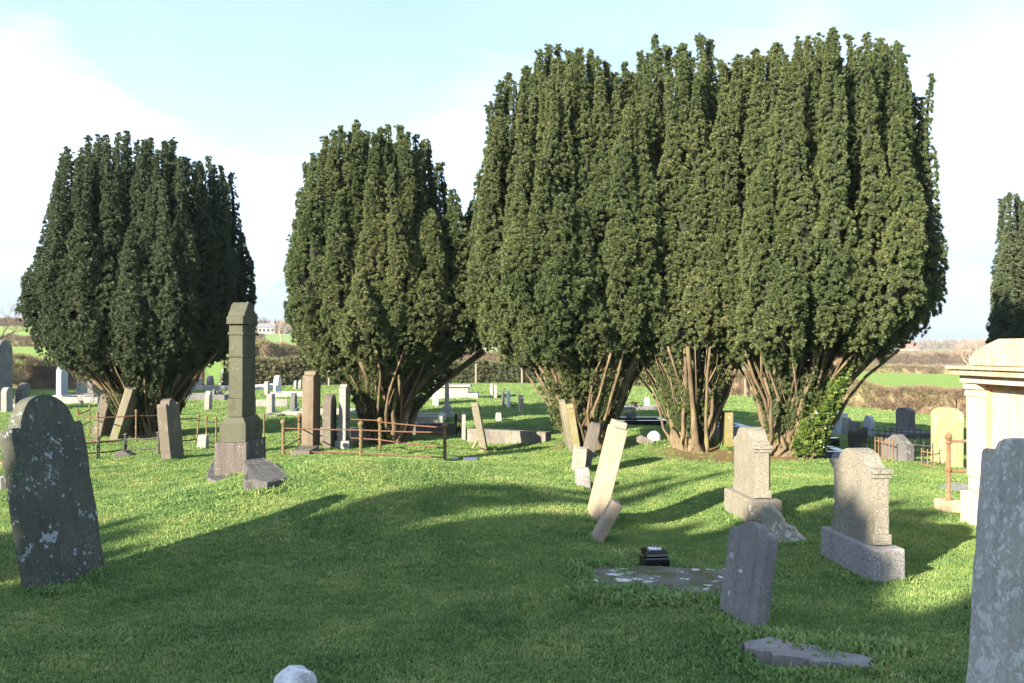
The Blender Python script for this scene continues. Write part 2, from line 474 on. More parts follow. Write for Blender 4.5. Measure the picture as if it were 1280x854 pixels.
M['inner_twig'] = plain_mat('yew_inner_twigs', (0.022, 0.028, 0.014), (0.014, 0.018, 0.010), rough=0.95)
M['pale_twig'] = plain_mat('pale_bare_twig', (0.30, 0.22, 0.17), (0.22, 0.16, 0.13), rough=0.9)
M['white_paint'] = plain_mat('white_render', (0.36, 0.355, 0.34), (0.31, 0.30, 0.29), rough=0.8)
M['red_roof'] = plain_mat('red_roof', (0.33, 0.12, 0.09), (0.26, 0.1, 0.08), rough=0.8)
M['slate_roof'] = plain_mat('slate_roof', (0.16, 0.16, 0.18), rough=0.7)
M['glass'] = plain_mat('dark_window', (0.03, 0.035, 0.04), rough=0.15, bump=0)
M['wire'] = plain_mat('dark_wire', (0.03, 0.03, 0.03), rough=0.6)
M['post'] = plain_mat('pale_fence_post', (0.20, 0.18, 0.14), (0.15, 0.13, 0.10), rough=0.9)
M['plastic_blue'] = plain_mat('faded_blue_plastic', (0.07, 0.085, 0.20), (0.05, 0.06, 0.16), rough=0.5)
M['pink'] = plain_mat('pink_petals', (0.72, 0.20, 0.38), (0.80, 0.42, 0.55), rough=0.7, scale=40)
M['magenta'] = plain_mat('magenta_petals', (0.55, 0.04, 0.16), (0.62, 0.08, 0.22), rough=0.7, scale=40)
M['yellow_petal'] = plain_mat('yellow_petals', (0.75, 0.45, 0.05), (0.7, 0.3, 0.03), rough=0.7, scale=40)
M['rust_petal'] = plain_mat('dried_orange_petals', (0.34, 0.13, 0.06), (0.22, 0.10, 0.05), rough=0.8, scale=40)
M['stem_green'] = plain_mat('flower_stem', (0.05, 0.10, 0.03), rough=0.7)
M['yew'] = leaf_mat('yew_foliage', [(0.0, (0.050, 0.075, 0.034)), (0.45, (0.084, 0.114, 0.047)), (0.8, (0.122, 0.146, 0.061)), (1.0, (0.172, 0.172, 0.074))], patch=0.55, rough=0.5, trans=0.12)
M['yew_dark'] = leaf_mat('bluish_yew_foliage', [(0.0, (0.036, 0.058, 0.034)), (0.5, (0.060, 0.087, 0.048)), (1.0, (0.105, 0.125, 0.066))], patch=0.55, rough=0.5, trans=0.12)
M['ivy'] = leaf_mat('ivy_leaves', [(0.0, (0.03, 0.06, 0.015)), (0.5, (0.065, 0.115, 0.025)), (1.0, (0.17, 0.20, 0.05))], rough=0.3, trans=0.15, spec=0.5)
M['grass'] = leaf_mat('grass_blades', [(0.0, (0.088, 0.172, 0.056)), (0.4, (0.155, 0.255, 0.082)), (0.75, (0.245, 0.325, 0.108)), (1.0, (0.36, 0.38, 0.16))], patch=1.5, rough=0.6, trans=0.35, spec=0.15)
M['hedge_twig'] = leaf_mat('hedge_twigs', [(0.0, (0.11, 0.075, 0.058)), (0.5, (0.19, 0.135, 0.10)), (0.8, (0.18, 0.16, 0.085)), (1.0, (0.16, 0.165, 0.075))], patch=0.25, rough=0.9, trans=0.05)
M['hedge_green'] = leaf_mat('hedge_leaves', [(0.0, (0.07, 0.085, 0.04)), (0.6, (0.12, 0.13, 0.065)), (1.0, (0.19, 0.16, 0.09))], patch=0.3, rough=0.8, trans=0.1)
M['wood_twig'] = leaf_mat('far_wood_twigs', [(0.0, (0.13, 0.095, 0.08)), (0.6, (0.19, 0.14, 0.115)), (1.0, (0.15, 0.15, 0.09))], rough=0.9, trans=0.0)


def ground_mat():
    m, t, out = new_mat('turf_and_fields')
    geo = N(t, 'ShaderNodeNewGeometry')
    pos = geo.outputs['Position']
    sep = N(t, 'ShaderNodeSeparateXYZ'); t.links.new(pos, sep.inputs[0])
    n1 = noise_n(t, pos, 0.7, 5, 0.6)
    n2 = noise_n(t, pos, 9.0, 4, 0.7)
    n3 = noise_n(t, pos, 60.0, 2, 0.7)
    lawn = ramp(t, n1, [(0.30, (0.105, 0.18, 0.055)), (0.55, (0.155, 0.235, 0.070)), (0.75, (0.22, 0.27, 0.095))])
    lawn = mixc(t, 0.55, lawn, ramp(t, n2, [(0.25, 0.32), (0.75, 0.72)]), 'OVERLAY')
    lawn = mixc(t, 0.35, lawn, ramp(t, n3, [(0.25, 0.30), (0.75, 0.75)]), 'OVERLAY')
    # bare earth under the yews
    for px, py, r in DIRT:
        vm = N(t, 'ShaderNodeVectorMath', operation='DISTANCE'); vm.inputs[1].default_value = (px, py, gz(px, py))
        t.links.new(pos, vm.inputs[0])
        dd = math_n(t, 'ADD', vm.outputs['Value'], math_n(t, 'MULTIPLY', n2, 0.9 * r))
        f = N(t, 'ShaderNodeMapRange', clamp=True, ins={1: r * 1.65, 2: r * 1.0, 3: 0.0, 4: 0.92})
        t.links.new(dd, f.inputs[0])
        soil = mixc(t, n2, (0.095, 0.060, 0.036), (0.19, 0.125, 0.07))
        lawn = mixc(t, f.outputs[0], lawn, soil)
    # fields beyond the hedge
    fv = scaled(t, pos, (0.010, 0.007, 0.0))
    vor = N(t, 'ShaderNodeTexVoronoi', ins={'Scale': 1.0, 'Randomness': 0.8})
    t.links.new(fv, vor.inputs['Vector'])
    g = N(t, 'ShaderNodeRGBToBW'); t.links.new(vor.outputs['Color'], g.inputs[0])
    field = ramp(t, g.outputs[0], [(0.0, (0.15, 0.235, 0.055)), (0.45, (0.18, 0.25, 0.065)), (0.62, (0.20, 0.20, 0.09)), (0.85, (0.22, 0.185, 0.11))])
    green = ramp(t, n1, [(0.3, (0.15, 0.245, 0.05)), (0.7, (0.19, 0.275, 0.065))])
    nearf = N(t, 'ShaderNodeMapRange', clamp=True, ins={1: 300.0, 2: 360.0, 3: 0.0, 4: 1.0}); t.links.new(sep.outputs[1], nearf.inputs[0])
    # rough tawny pasture to the right of the scene
    band = N(t, 'ShaderNodeMapRange', clamp=True, ins={1: 126.0, 2: 128.0, 3: 0.0, 4: 1.0}); t.links.new(sep.outputs[1], band.inputs[0])
    side = N(t, 'ShaderNodeMapRange', clamp=True, ins={1: 12.0, 2: 20.0, 3: 0.0, 4: 1.0}); t.links.new(sep.outputs[0], side.inputs[0])
    tawny = ramp(t, noise_n(t, pos, 0.05, 5, 0.65), [(0.35, (0.16, 0.19, 0.07)), (0.6, (0.22, 0.19, 0.11)), (0.75, (0.19, 0.23, 0.08))])
    nf = mixc(t, math_n(t, 'MULTIPLY', band.outputs[0], side.outputs[0]), green, tawny)
    field = mixc(t, nearf.outputs[0], nf, field)
    yy = N(t, 'ShaderNodeMapRange', clamp=True, ins={1: 50.0, 2: 58.0, 3: 0.0, 4: 1.0}); t.links.new(sep.outputs[1], yy.inputs[0])
    col = mixc(t, yy.outputs[0], lawn, field)
    b = N(t, 'ShaderNodeBsdfPrincipled', ins={'Roughness': 0.95, 'Specular IOR Level': 0.1})
    t.links.new(col, b.inputs['Base Color'])
    bp = N(t, 'ShaderNodeBump', ins={'Strength': 0.7, 'Distance': 0.03})
    t.links.new(math_n(t, 'ADD', n3, math_n(t, 'MULTIPLY', n2, 1.2)), bp.inputs['Height'])
    t.links.new(bp.outputs[0], b.inputs['Normal'])
    t.links.new(b.outputs[0], out.inputs[0])
    return m


# tree base positions (from the photo, on the ground)
TB = {'t1': ground(188, 546), 't2': ground(482, 553), 't3': ground(738, 556), 't4': ground(868, 562), 't5': ground(982, 567)}
DIRT = [(TB['t4'].x + 0.15, TB['t4'].y - 0.35, 0.85), (TB['t5'].x, TB['t5'].y - 0.1, 0.55), (TB['t3'].x - 0.1, TB['t3'].y, 0.6),
        (TB['t2'].x, TB['t2'].y, 0.45), (TB['t1'].x, TB['t1'].y, 0.7)]
M['ground'] = ground_mat()

# ------------------------------------------------------------------ ground sheet
def axis(lo, hi, step, far, growth=1.09):
    a = list(np.arange(lo, hi + 1e-6, step)); s = step; v = hi
    while v < far:
        s *= growth; v += s; a.append(v)
    s = step; v = lo; pre = []
    while v > -far:
        s *= growth; v -= s; pre.append(v)
    return np.array(pre[::-1] + a)


xs = axis(-11, 11, 0.16, 1500); ys = axis(2, 22, 0.16, 1900, 1.06)
ys = ys[(ys > -160) & (ys < 1300)]; xs = xs[np.abs(xs) < 1200]
X, Y = np.meshgrid(xs, ys)
Zg = terrain(X, Y)
vv = np.stack([X.ravel(), Y.ravel(), Zg.ravel()], 1)
nx, ny = len(xs), len(ys)
ii = (np.arange(ny - 1)[:, None] * nx + np.arange(nx - 1)[None, :]).ravel()
ff = np.stack([ii, ii + 1, ii + nx + 1, ii + nx], 1)


def np_mesh(name, verts, faces, smooth=False):
    me = bpy.data.meshes.new(name)
    verts = np.asarray(verts, np.float32); faces = np.asarray(faces, np.int32)
    me.vertices.add(len(verts)); me.vertices.foreach_set('co', verts.ravel())
    if len(faces):
        k = faces.shape[1]
        me.loops.add(faces.size); me.loops.foreach_set('vertex_index', faces.ravel())
        me.polygons.add(len(faces))
        me.polygons.foreach_set('loop_start', np.arange(len(faces), dtype=np.int32) * k)
        me.polygons.foreach_set('use_smooth', np.full(len(faces), smooth))
    me.update(calc_edges=True)
    return me


gm = np_mesh('ground', vv, ff, True)
gm.materials.append(M['ground'])
gob = bpy.data.objects.new('ground', gm); COL.objects.link(gob)
gob['kind'] = 'structure'

# ------------------------------------------------------------------ scatter with geometry nodes
def scatter_tree(protos):
    ng = bpy.data.node_groups.new('scatter', 'GeometryNodeTree')
    ng.interface.new_socket('Geometry', in_out='INPUT', socket_type='NodeSocketGeometry')
    ng.interface.new_socket('Geometry', in_out='OUTPUT', socket_type='NodeSocketGeometry')
    gi = ng.nodes.new('NodeGroupInput'); go = ng.nodes.new('NodeGroupOutput')
    g2i = ng.nodes.new('GeometryNodeGeometryToInstance')
    for p in protos[::-1]:
        oi = ng.nodes.new('GeometryNodeObjectInfo'); oi.inputs['Object'].default_value = p
        oi.inputs['As Instance'].default_value = False
        ng.links.new(oi.outputs['Geometry'], g2i.inputs[0])

    def attr(name, typ):
        a = ng.nodes.new('GeometryNodeInputNamedAttribute'); a.data_type = typ; a.inputs['Name'].default_value = name
        return a.outputs[0]
    iop = ng.nodes.new('GeometryNodeInstanceOnPoints')
    ng.links.new(gi.outputs[0], iop.inputs['Points'])
    ng.links.new(attr('tuft', 'BOOLEAN'), iop.inputs['Selection'])
    ng.links.new(g2i.outputs[0], iop.inputs['Instance'])
    iop.inputs['Pick Instance'].default_value = True
    ng.links.new(attr('var', 'INT'), iop.inputs['Instance Index'])
    e2r = ng.nodes.new('FunctionNodeEulerToRotation')
    ng.links.new(attr('rot', 'FLOAT_VECTOR'), e2r.inputs[0])
    ng.links.new(e2r.outputs[0], iop.inputs['Rotation'])
    ng.links.new(attr('scl', 'FLOAT'), iop.inputs['Scale'])
    jn = ng.nodes.new('GeometryNodeJoinGeometry')
    ng.links.new(iop.outputs[0], jn.inputs[0]); ng.links.new(gi.outputs[0], jn.inputs[0])
    ng.links.new(jn.outputs[0], go.inputs[0])
    return ng


def scatter_obj(name, core_v, core_f, pts, rot, scl, var, mat, ng, parent=None, smooth=True):
    core_v = np.asarray(core_v, float).reshape(-1, 3)
    nc = len(core_v)
    me = np_mesh(name, np.concatenate([core_v, pts]) if nc else pts, core_f if nc else np.zeros((0, 4), int), smooth)
    me.materials.append(mat)
    n = nc + len(pts)

    def put(nm, typ, data, key='value'):
        a = me.attributes.new(nm, typ, 'POINT'); a.data.foreach_set(key, data)
    tu = np.zeros(n, bool); tu[nc:] = True
    put('tuft', 'BOOLEAN', tu)
    rr = np.zeros((n, 3), np.float32); rr[nc:] = rot; put('rot', 'FLOAT_VECTOR', rr.ravel(), 'vector')
    ss = np.ones(n, np.float32); ss[nc:] = scl; put('scl', 'FLOAT', ss)
    vi = np.zeros(n, np.int32); vi[nc:] = var; put('var', 'INT', vi)
    o = bpy.data.objects.new(name, me); COL.objects.link(o)
    o.parent = parent
    md = o.modifiers.new('scatter', 'NODES'); md.node_group = ng
    return o


def proto(name, verts, faces, mat):
    me = np_mesh(name, verts, faces)
    me.materials.append(mat)
    return bpy.data.objects.new(name, me)          # not linked: only used as an instance source


def clump(seed, n, length, width, spread=1.25, flat=0.0, base=0.0):
    """rosette of little blades pointing out of a hemisphere round +z (unit radius about `length`)"""
    r = np.random.default_rng(seed); V = []; F = []
    for i in range(n):
        th = spread * math.sqrt(r.random()); ph = r.random() * 6.283
        d = np.array([math.sin(th) * math.cos(ph), math.sin(th) * math.sin(ph), math.cos(th)])
        L = length * (0.65 + 0.5 * r.random())
        o = d * length * (base + 0.45 * r.random()) + r.normal(0, 0.12 * length, 3)
        s = np.cross(d, r.normal(size=3)); s /= np.linalg.norm(s) + 1e-6
        w = width * (0.7 + 0.6 * r.random())
        tip = o + d * L
        b = len(V)
        V += [o - s * w * 0.5, o + s * w * 0.5, tip + s * w * 0.22, tip - s * w * 0.22]
        F.append((b, b + 1, b + 2, b + 3))
    return np.array(V), np.array(F)


def grass_clump(seed, n, h, spread):
    r = np.random.default_rng(seed); V = []; F = []
    for i in range(n):
        a = r.random() * 6.283; rad = spread * math.sqrt(r.random())
        o = np.array([rad * math.cos(a), rad * math.sin(a), -0.006])
        b2 = r.random() * 6.283; lean = 0.25 + 0.75 * r.random()
        dirv = np.array([math.cos(b2), math.sin(b2), 0])
        L = h * (0.5 + 0.7 * r.random()); w = 0.0042 * (0.7 + 0.6 * r.random())
        s = np.array([-dirv[1], dirv[0], 0])
        p1 = o + np.array([0, 0, L * 0.55]) + dirv * L * 0.18 * lean
        p2 = o + np.array([0, 0, L * (0.95 - 0.3 * lean)]) + dirv * L * 0.62 * lean
        b = len(V)
        V += [o - s * w, o + s * w, p1 + s * w * 0.85, p1 - s * w * 0.85, p2 + s * w * 0.15, p2 - s * w * 0.15]
        F += [(b, b + 1, b + 2, b + 3), (b + 3, b + 2, b + 4, b + 5)]
    return np.array(V), np.array(F)


def dir_euler(nv):
    nv = nv / np.linalg.norm(nv, axis=1, keepdims=True)
    return np.stack([np.zeros(len(nv)), np.arccos(np.clip(nv[:, 2], -1, 1)), np.arctan2(nv[:, 1], nv[:, 0])], 1)


YEW = scatter_tree([proto('yew_tuft', *clump(s, 54, 0.038, 0.0095, 1.55), M['yew']) for s in (1, 2, 3, 4)])
YEWD = scatter_tree([proto('yew_tuft', *clump(s, 54, 0.038, 0.0095, 1.55), M['yew_dark']) for s in (5, 6, 7, 8)])
IVY = scatter_tree([proto('ivy_leaf', *clump(s, 9, 0.032, 0.042, 1.4), M['ivy']) for s in (11, 12, 13)])
HEDGE = scatter_tree([proto('hedge_twigs', *clump(s, 34, 0.16, 0.011, 1.5), M['hedge_twig']) for s in (21, 22, 23)])
HEDGEG = scatter_tree([proto('hedge_leaves', *clump(s, 40, 0.12, 0.03, 1.5), M['hedge_green']) for s in (24, 25, 26)])
FARW = scatter_tree([proto('bare_crown', *clump(s, 90, 1.0, 0.10, 1.6), M['wood_twig']) for s in (31, 32, 33)])
GRASS = scatter_tree([proto('grass_tuft', *grass_clump(s, 18, 0.041, 0.040), M['grass']) for s in (41, 42, 43, 44, 45)])

# ------------------------------------------------------------------ yews
PROF_Z = np.array([0.0, 0.12, 0.20, 0.28, 0.40, 0.55, 0.75, 1.0])
PROF_R = np.array([0.14, 0.32, 0.52, 0.76, 0.96, 1.0, 1.0, 0.95])


def yew(label, base, Rx, Ry, Ht, n_pl, seed, ng, mat, r0=0.225, zb=0.24, off=(0, 0), top_pow=3.0, top_drop=0.24, tscale=1.0, dens=300,
        extra=(), stems=96, cut_bottom=None, group='upright yew trees among the graves', base_r=1.0):
    r = np.random.default_rng(seed)
    t = thing('yew_tree', label, 'tree', base, group=group)
    ga = 2.399963
    pl = []
    for i in range(n_pl):
        rho = math.sqrt((i + 0.6) / n_pl); a = i * ga + r.normal(0, 0.12)
        rho = min(1.0, max(0.05, rho + r.normal(0, 0.03)))
        htop = Ht * (1 - top_drop * rho ** top_pow)
        if rho > 0.80 and r.random() < 0.52:
            rho = rho * 1.04; tip = htop * r.uniform(0.40, 0.88); rr = r0 * r.uniform(1.05, 1.7)
        else:
            tip = htop * r.uniform(0.94, 1.015); rr = r0 * r.uniform(0.75, 1.15)
        pl.append([a, rho, tip, rr, zb * Ht * (0.80 + 0.36 * r.random()) + (1 - rho) * 0.5])
    for e in extra:
        pl.append(list(e))
    P = len(pl)
    wob = r.uniform(0, 6.28, (P, 4))

    def axis_xy(k, z):
        a, rho = pl[k][0], pl[k][1]
        g = np.interp(z / Ht, PROF_Z, PROF_R)
        br = np.interp(z / Ht, [0, 0.3], [base_r, 1.0])
        wx = 0.05 * np.sin(z * 1.7 + wob[k, 0]) + 0.02 * np.sin(z * 4.1 + wob[k, 1])
        wy = 0.05 * np.sin(z * 1.6 + wob[k, 2]) + 0.02 * np.sin(z * 4.3 + wob[k, 3])
        sh = np.interp(z / Ht, [0, 0.4], [0, 1])
        return (np.cos(a) * rho * Rx * g * br + wx + off[0] * sh, np.sin(a) * rho * Ry * g * br + wy + off[1] * sh)

    def prad(k, z):
        tip, rr, zs = pl[k][2], pl[k][3], pl[k][4]
        s = (z - zs) / (tip - zs)
        v = rr * np.clip(1.0 - np.clip(s, 0, 1) ** 1.6 * 0.90, 0, 1) * np.clip(0.35 + s * 4.5, 0.0, 1.0)
        v = v * (1 + 0.14 * np.sin(z * 5.2 + wob[k, 0]) + 0.10 * np.sin(z * 9.1 + wob[k, 2]))
        return np.where((s < 0) | (s > 1), 0, v)
    # cores
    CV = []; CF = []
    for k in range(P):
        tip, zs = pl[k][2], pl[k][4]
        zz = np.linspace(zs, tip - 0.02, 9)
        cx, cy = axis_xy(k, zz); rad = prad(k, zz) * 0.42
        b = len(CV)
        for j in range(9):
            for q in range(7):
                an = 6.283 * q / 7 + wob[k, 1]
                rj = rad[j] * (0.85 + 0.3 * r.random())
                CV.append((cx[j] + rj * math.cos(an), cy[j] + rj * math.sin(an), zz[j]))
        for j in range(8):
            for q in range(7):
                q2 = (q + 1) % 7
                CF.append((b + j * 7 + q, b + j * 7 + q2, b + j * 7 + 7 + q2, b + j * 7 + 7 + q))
    # tufts
    PT = []; NR = []; SC = []; OW = []
    for k in range(P):
        tip, rr, zs = pl[k][2], pl[k][3], pl[k][4]
        area = 6.283 * rr * 0.85 * (tip - zs)
        nl = max(6, int(area / 0.031 / tscale))             # lobes, like little cauliflower heads
        zl = zs + (tip - zs) * (np.arange(nl) + r.random(nl)) / nl; al = np.arange(nl) * ga + wob[k, 0] + r.normal(0, .35, nl)
        cx, cy = axis_xy(k, zl)
        rl_ = prad(k, zl)
        lr = np.minimum(0.095 * r.uniform(0.6, 1.4, nl) * tscale ** .5, rl_ * 0.55 + 0.015)
        q = np.maximum(rl_ * r.uniform(0.86, 1.12, nl) - lr * 0.55, 0)
        LC = np.stack([cx + q * np.cos(al), cy + q * np.sin(al), zl], 1)
        LN = np.stack([np.cos(al) * .85, np.sin(al) * .85, np.full(nl, .5)], 1)
        m = np.maximum(4, (dens * 0.052 * (lr / 0.095) ** 2 / tscale ** 2)).astype(int)
        own = np.repeat(np.arange(nl), m); n = len(own)
        dv = r.normal(size=(n, 3)); dv /= np.linalg.norm(dv, axis=1, keepdims=True)
        dv = dv + LN[own] * 0.85; dv /= np.linalg.norm(dv, axis=1, keepdims=True)
        PT.append(LC[own] + dv * lr[own][:, None] * r.uniform(.82, 1.1, n)[:, None] * np.array([1, 1, 1.45]))
        NR.append(dv + np.array([0, 0, 0.55]) + r.normal(0, 0.18, (n, 3)))
        SC.append(r.uniform(0.75, 1.3, n) * tscale * np.clip(0.60 + 2.2 * lr[own], 0.62, 1.0)); OW.append(np.full(n, k))
        # a few leader sprigs at the tip
        m = 7
        zt = tip + r.uniform(-0.09, 0.03, m)
        cx, cy = axis_xy(k, zt)
        PT.append(np.stack([cx + r.normal(0, 0.035, m), cy + r.normal(0, 0.022, m), zt], 1))
        NR.append(np.stack([r.normal(0, .2, m), r.normal(0, .2, m), np.ones(m)], 1)); SC.append(np.full(m, 0.9) * tscale); OW.append(np.full(m, -1))
    PT = np.concatenate(PT); NR = np.concatenate(NR); SC = np.concatenate(SC); OW = np.concatenate(OW)
    inside = np.zeros(len(PT), bool)
    for k in range(P):
        cx, cy = axis_xy(k, PT[:, 2]); rad = prad(k, PT[:, 2]) * 0.72
        inside |= ((PT[:, 0] - cx) ** 2 + (PT[:, 1] - cy) ** 2 < rad ** 2) & (OW != k)
    PT, NR, SC = PT[~inside], NR[~inside], SC[~inside]
    # stems
    tr = MB()
    order = sorted(range(P), key=lambda k: -pl[k][1])[:int(P * 0.85)]
    pick = [order[int(q)] for q in np.linspace(0, len(order) - 1, stems)]
    sp_p = []; sp_n = []
    for k in pick:
        zz = np.concatenate([np.array([-0.15, 0.0, 0.12, 0.3, 0.55, 0.85, 1.2, 1.6]), np.array([2.1, 2.7]) if pl[k][2] > 3 else np.array([2.0])])
        zz = zz[(zz < pl[k][2] - 0.2) & (zz < max(pl[k][4], 1.2) + 0.30)]
        cx, cy = axis_xy(k, np.maximum(zz, 0))
        big = r.uniform(0.012, 0.032) if r.random() < .76 else r.uniform(.036, .068)
        rad = big * np.interp(zz, [0, 0.25, 1.0, 2.7], [1.45, 1.1, 0.8, 0.5])
        jx = np.cumsum(r.normal(0, 0.042, len(zz))); jy = np.cumsum(r.normal(0, 0.042, len(zz)))
        pts = [(x + q, y + w, z) for x, y, z, q, w in zip(cx, cy, zz, jx, jy)]
        tr.tube(pts, list(rad), 7)
        if r.random() < 0.55 and len(pts) > 6:          # side branch
            j = int(r.integers(3, 6)); p = Vector(pts[j])
            d = Vector((math.cos(pl[k][0] + r.normal(0, .9)), math.sin(pl[k][0] + r.normal(0, .9)), 1.7)).normalized()
            L = r.uniform(0.6, 1.1)
            tr.tube([p, p + d * L * 0.5 + Vector((0, 0, .03)), p + d * L + Vector((0, 0, .12))], [rad[j] * .6, rad[j] * .45, rad[j] * .25], 5)
        if r.random() < 0.8:                            # shoots sprouting on the bare stem
            z0 = r.uniform(0.1, 0.9); n = int(r.integers(30, 170))
            z = z0 + r.random(n) * r.uniform(0.3, 0.9)
            cx, cy = axis_xy(k, z); a = r.random(n) * 6.283
            sp_p.append(np.stack([cx + np.cos(a) * .09 * r.random(n) ** .5 * 1.3, cy + np.sin(a) * .09 * 1.2, z], 1)); sp_n.append(np.stack([np.cos(a), np.sin(a), np.full(n, .6)], 1))
    tr.lathe([(0.34 * base_r * Rx / 2 + 0.10, -0.2), (0.30 * base_r * Rx / 2 + 0.08, 0.02), (0.22 * Rx / 2 * base_r + 0.05, 0.16), (0.12, 0.4)], 11)
    tr.build('trunk', M['bark'], t, smooth=True, wear=0.02)
    if sp_p:
        a = np.concatenate(sp_p); PT = np.concatenate([PT, a]); NR = np.concatenate([NR, np.concatenate(sp_n)]); SC = np.concatenate([SC, np.full(len(a), 0.75)])
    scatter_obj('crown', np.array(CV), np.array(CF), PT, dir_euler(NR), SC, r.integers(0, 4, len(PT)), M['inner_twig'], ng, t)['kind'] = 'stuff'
    return t


yew('broad dark yew with a domed crown, standing alone at the left behind two leaning stones', TB['t1'], 1.82, 1.8, 5.55, 122, 11, YEWD, M['yew_dark'], off=(-0.20, 0), top_drop=0.15, top_pow=3.2)
yew('narrower yew with a slender stem fan, behind the twisted iron railing', TB['t2'], 1.36, 1.4, 5.5, 92, 12, YEW, M['yew'], off=(-0.22, 0), top_drop=0.14,
    extra=[[-0.35, 1.12, 4.3, 0.42, 1.5], [0.0, 1.25, 4.2, 0.40, 1.5], [-0.7, 1.0, 3.9, 0.40, 1.5], [0.1, 1.45, 4.7, 0.22, 1.7], [0.25, 1.6, 4.9, 0.17, 2.0], [0.15, 1.7, 3.4, 0.25, 1.6], [-0.2, 1.5, 3.2, 0.3, 1.55]], base_r=0.7)
yew('tall pale-lit yew with a wide fan of bare stems, third tree from the left', TB['t3'], 1.62, 1.6, 6.35, 122, 13, YEW, M['yew'], off=(-0.28, 0), top_drop=0.19, base_r=1.15, zb=0.23)
yew('yew squeezed between two taller yews, its bare stems rising from brown earth', TB['t4'] + Vector((0, 0.15, 0)), 1.35, 1.4, 6.5, 72, 14, YEW, M['yew'], off=(-0.15, 0.3), top_drop=0.15, base_r=0.95)
yew('largest yew, flat-topped and thick, with ivy up its reddish stems', TB['t5'], 1.82, 1.85, 6.32, 140, 15, YEW, M['yew'], off=(0.46, 0.1), top_drop=0.12, top_pow=3.5, base_r=0.75, zb=0.25)
yew('dark yew cut off by the right edge, rising behind the cream tomb', at_depth(1342, 22.5), 1.75, 1.6, 6.2, 95, 16, YEWD, M['yew_dark'], top_drop=0.04, tscale=1.25)

# unseen trees behind and beside the viewer, some added for their shade: they throw the long shadows over the foreground
SH = Vector((math.sin(SUN_AZ), math.cos(SUN_AZ)))            # shadow direction on the ground


def shade_yew(label, tip_xy, Ht, Rr, seed, n=44, r0=0.36, drop=0.2):
    L = Ht / math.tan(SUN_EL)
    x, y = tip_xy[0] - SH.x * L, tip_xy[1] - SH.y * L
    yew(label, Vector((x, y, gz(x, y))), Rr, Rr, Ht, n, seed, YEWD, M['yew_dark'], r0=r0, tscale=2.6, dens=420, stems=14, top_drop=drop, group='yews behind the viewer')


shade_yew('yew behind the viewer whose shadow reaches the left leaning stone', (-6.6, 7.8), 6.6, 1.5, 51)
shade_yew('yew behind the viewer whose shadow crosses the lower lawn', (-3.0, 8.4), 6.9, 1.45, 52)
shade_yew('yew behind the viewer whose shadow ends below the mound', (1.3, 9.0), 6.7, 1.4, 53)
shade_yew('yew behind the viewer whose shadow fills the hollow', (3.85, 9.9), 7.0, 1.2, 54)
shade_yew('yew behind the viewer whose shadow reaches the granite headstone', (4.9, 7.1), 6.3, 1.5, 55)

shade_yew('unseen slender yew added so its few parted tips streak the hollow with shade', (2.65, 12.7), 8.0, 0.40, 57, 5, 0.24, 0.25)  # added out of view, kept slender and sparse to cast streaks of shade
shade_yew('tall yew added beyond the left of view to shade the graves by the brown hedge', (-16.5, 42.5), 9.0, 2.6, 58)  # unseen tree added to put the left background in shade
shade_yew('second tall yew added beyond the left of view to shade the pale pillar stone', (-11.0, 41.5), 8.6, 2.5, 59)  # also added unseen, shades the graves further right

# ------------------------------------------------------------------ ivy on the largest yew
def ivy(label, base, pts_spec, seed, n):
    r = np.random.default_rng(seed)
    t = thing('ivy', label, 'ivy', base)
    st = MB(); P = []; Nn = []
    for (x0, y0, x1, y1, z1, wd) in pts_spec:
        path = []
        for s in np.linspace(0, 1, 9):
            z = z1 * s
            path.append((x0 + (x1 - x0) * s ** 1.4 + r.normal(0, .02), y0 + (y1 - y0) * s ** 1.4 + r.normal(0, .02), z - 0.03 * (s == 0)))
        st.tube(path, [0.02 - 0.012 * s for s in np.linspace(0, 1, 9)], 5)
        s = r.random(n); z = z1 * s
        w = wd * np.interp(s, [0, .3, .8, 1], [0.7, 1.0, 0.8, 0.35])
        a = r.random(n) * 6.283; q = np.sqrt(r.random(n))
        P.append(np.stack([x0 + (x1 - x0) * s ** 1.4 + np.cos(a) * w * q, y0 + (y1 - y0) * s ** 1.4 + np.sin(a) * w * q * 0.7, z + 0.03], 1))
        Nn.append(np.stack([np.cos(a) * .6, np.sin(a) * .6 - 0.5, np.full(n, .5)], 1) + r.normal(0, .3, (n, 3)))
    st.build('stem', M['twig'], t, smooth=True)
    P = np.concatenate(P); Nn = np.concatenate(Nn)
    o = scatter_obj('leaves', np.zeros((0, 3)), None, P, dir_euler(Nn), r.uniform(.6, 1.15, len(P)), r.integers(0, 3, len(P)), M['ivy'], IVY, t)
    o['kind'] = 'stuff'


ivy('bright green ivy climbing the right side of the largest yew', TB['t5'] + Vector((0, 0, 0)),
    [(0.28, -0.42, 0.62, -0.85, 1.15, 0.17), (0.36, -0.36, 0.85, -0.75, 1.65, 0.18), (0.22, -0.40, 0.40, -0.72, 1.9, 0.12), (0.12, -0.42, 0.15, -0.6, 0.55, 0.13)], 61, 620)

